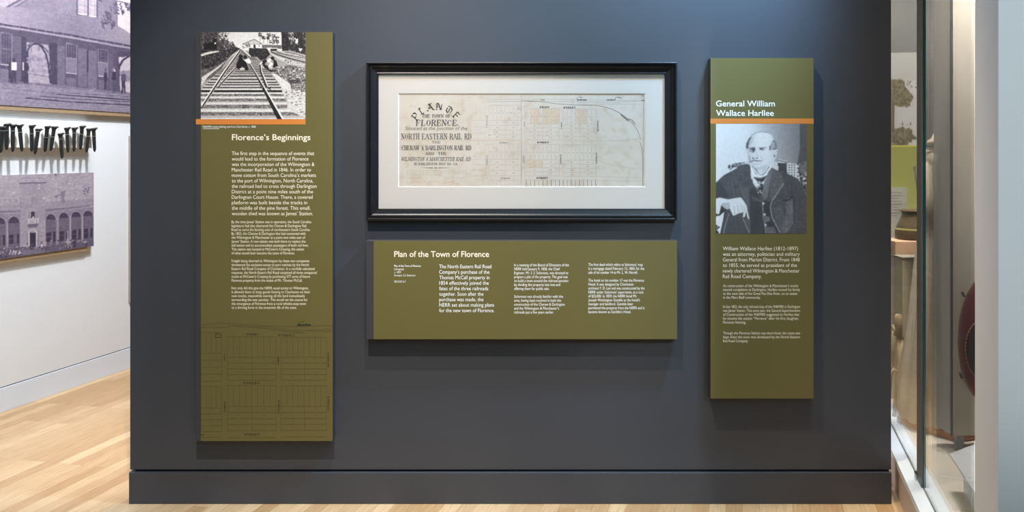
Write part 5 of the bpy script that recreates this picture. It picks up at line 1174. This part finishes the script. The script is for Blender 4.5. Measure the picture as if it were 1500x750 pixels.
# grey partition on a post, with the red beaded textile
PB = .25
Yq = at(1394, 638, 1.2435 * FP / 416).y
Xq = at(1394, 638, 1.2435 * FP / 416).x
ph = at(0, 0, 1).z
tq = thing('partition', 'tall warm grey partition box raised on a post, covering part of the dress', 'partition', (Xq + .2, Yq + .1, LZ - .003))
abox('box', (Xq, Yq, PB), (Xq + .34, Yq + .184, 3.2), M_PARTN, tq, .002)
abox('corner_bead', (Xq - .004, Yq - .002, PB), (Xq + .005, Yq + .005, 3.2), M_BEAD, tq, 0, 'dark corner line')
xp = at(1402, 0, Yq + CD + .05).x; xp2 = at(1412, 0, Yq + CD + .05).x
abox('post', (xp, Yq + .05, LZ - .003), (xp2, Yq + .08, PB), M_POST, tq, .001, 'grey steel post')
def ell_pts(cx_, cy_, rx, ry, n=64, jag=0.0):
    r = random.Random(9)
    return [(cx_ + rx * math.cos(2 * math.pi * i / n) * (1 + r.uniform(-jag, jag)), cy_ + ry * math.sin(2 * math.pi * i / n) * (1 + r.uniform(-jag, jag))) for i in range(n)]
def oval_plate(name, cx_, cy_, rx, ry, y0, y1, mat, parent, jag=0.0, label=None, dome=0.0):
    dep = Yq + CD; bm = bmesh.new(); pts = ell_pts(cx_, cy_, rx, ry, 72, jag)
    f0 = []; f1 = []
    for (x, y) in pts:
        p = at(x, y, dep); f0.append(bm.verts.new((p.x, Yq - y1, p.z))); f1.append(bm.verts.new((p.x, Yq - y0, p.z)))
    p = at(cx_, cy_, dep); ce = bm.verts.new((p.x, Yq - y1 - dome, p.z))
    for i in range(72):
        j = (i + 1) % 72; bm.faces.new([f0[i], f0[j], ce]); bm.faces.new([f0[j], f0[i], f1[i], f1[j]])
    bm.faces.new(f1)
    return from_bm(name, bm, mat, parent, label=label)
pc = at(1442, 497, Yq + CD)
tr_ = thing('embroidered_textile', 'oval dark red embroidered textile with beaded edge, hung on the partition', 'textile', (pc.x, Yq, pc.z))
oval_plate('backing', 1442, 497, 39.0, 90.5, 0.0, .006, M_TRIM, tr_, .012, 'beaded outer edge')
oval_plate('velvet', 1442, 497, 37.0, 88, .006, .008, M_RED, tr_, .006, 'dark red velvet field', .006)
bm = bmesh.new()
ring_ = ell_pts(1441, 512, 27, 44, 48)
for i in range(48):
    p = at(*ring_[i], Yq + CD - .014); q = at(*ring_[(i + 1) % 48], Yq + CD - .014); tube(bm, [p, q], [.003, .003], 6)
from_bm('inner_border', bm, M_TRIM, tr_, True, 'beaded inner ring')
oval_plate('centre_field', 1441, 512, 25.5, 42, .0115, .0135, M_BLACKTHREAD, tr_, .0, 'black embroidered centre')
for (x, y) in ((1407.5, 550), (1411.0, 431)):
    bm = bmesh.new()
    for dx, dz in ((0, 0), (.004, -.008), (-.003, .007)):
        p = at(x, y, Yq + CD - .009) + Vector((dx, 0, dz)); bmesh.ops.create_icosphere(bm, subdivisions=2, radius=.0055, matrix=Matrix.Translation(p))
    from_bm('tassel', bm, M_BLACKTHREAD, tr_, True, 'black thread tassel')

# slanted label rail
tl = thing('label_rail', 'slanted pale label plate on a wedge block, at the near end of the case', 'label', tuple(PT(1.86, -.28, LZ - .003)), math.atan2(NR.y, NR.x))
def prism(name, prof_, t0, t1, mat, parent, label=None):
    bm = bmesh.new(); n = len(prof_)
    a_ = [bm.verts.new(PT(p, t0, z)) for p, z in prof_]; b_ = [bm.verts.new(PT(p, t1, z)) for p, z in prof_]
    for i in range(n): bm.faces.new([a_[i], a_[(i + 1) % n], b_[(i + 1) % n], b_[i]])
    bm.faces.new(a_[::-1]); bm.faces.new(b_)
    return from_bm(name, bm, mat, parent, label=label)
prism('plate', [(1.745, .298), (1.747, .303), (1.985, .419), (1.987, .413)], -.66, .12, M_LABEL, tl)
prism('block', [(1.785, LZ - .003), (1.785, .3145), (1.97, .404), (1.97, LZ - .003)], -.64, .055, M_LEDGE, tl)
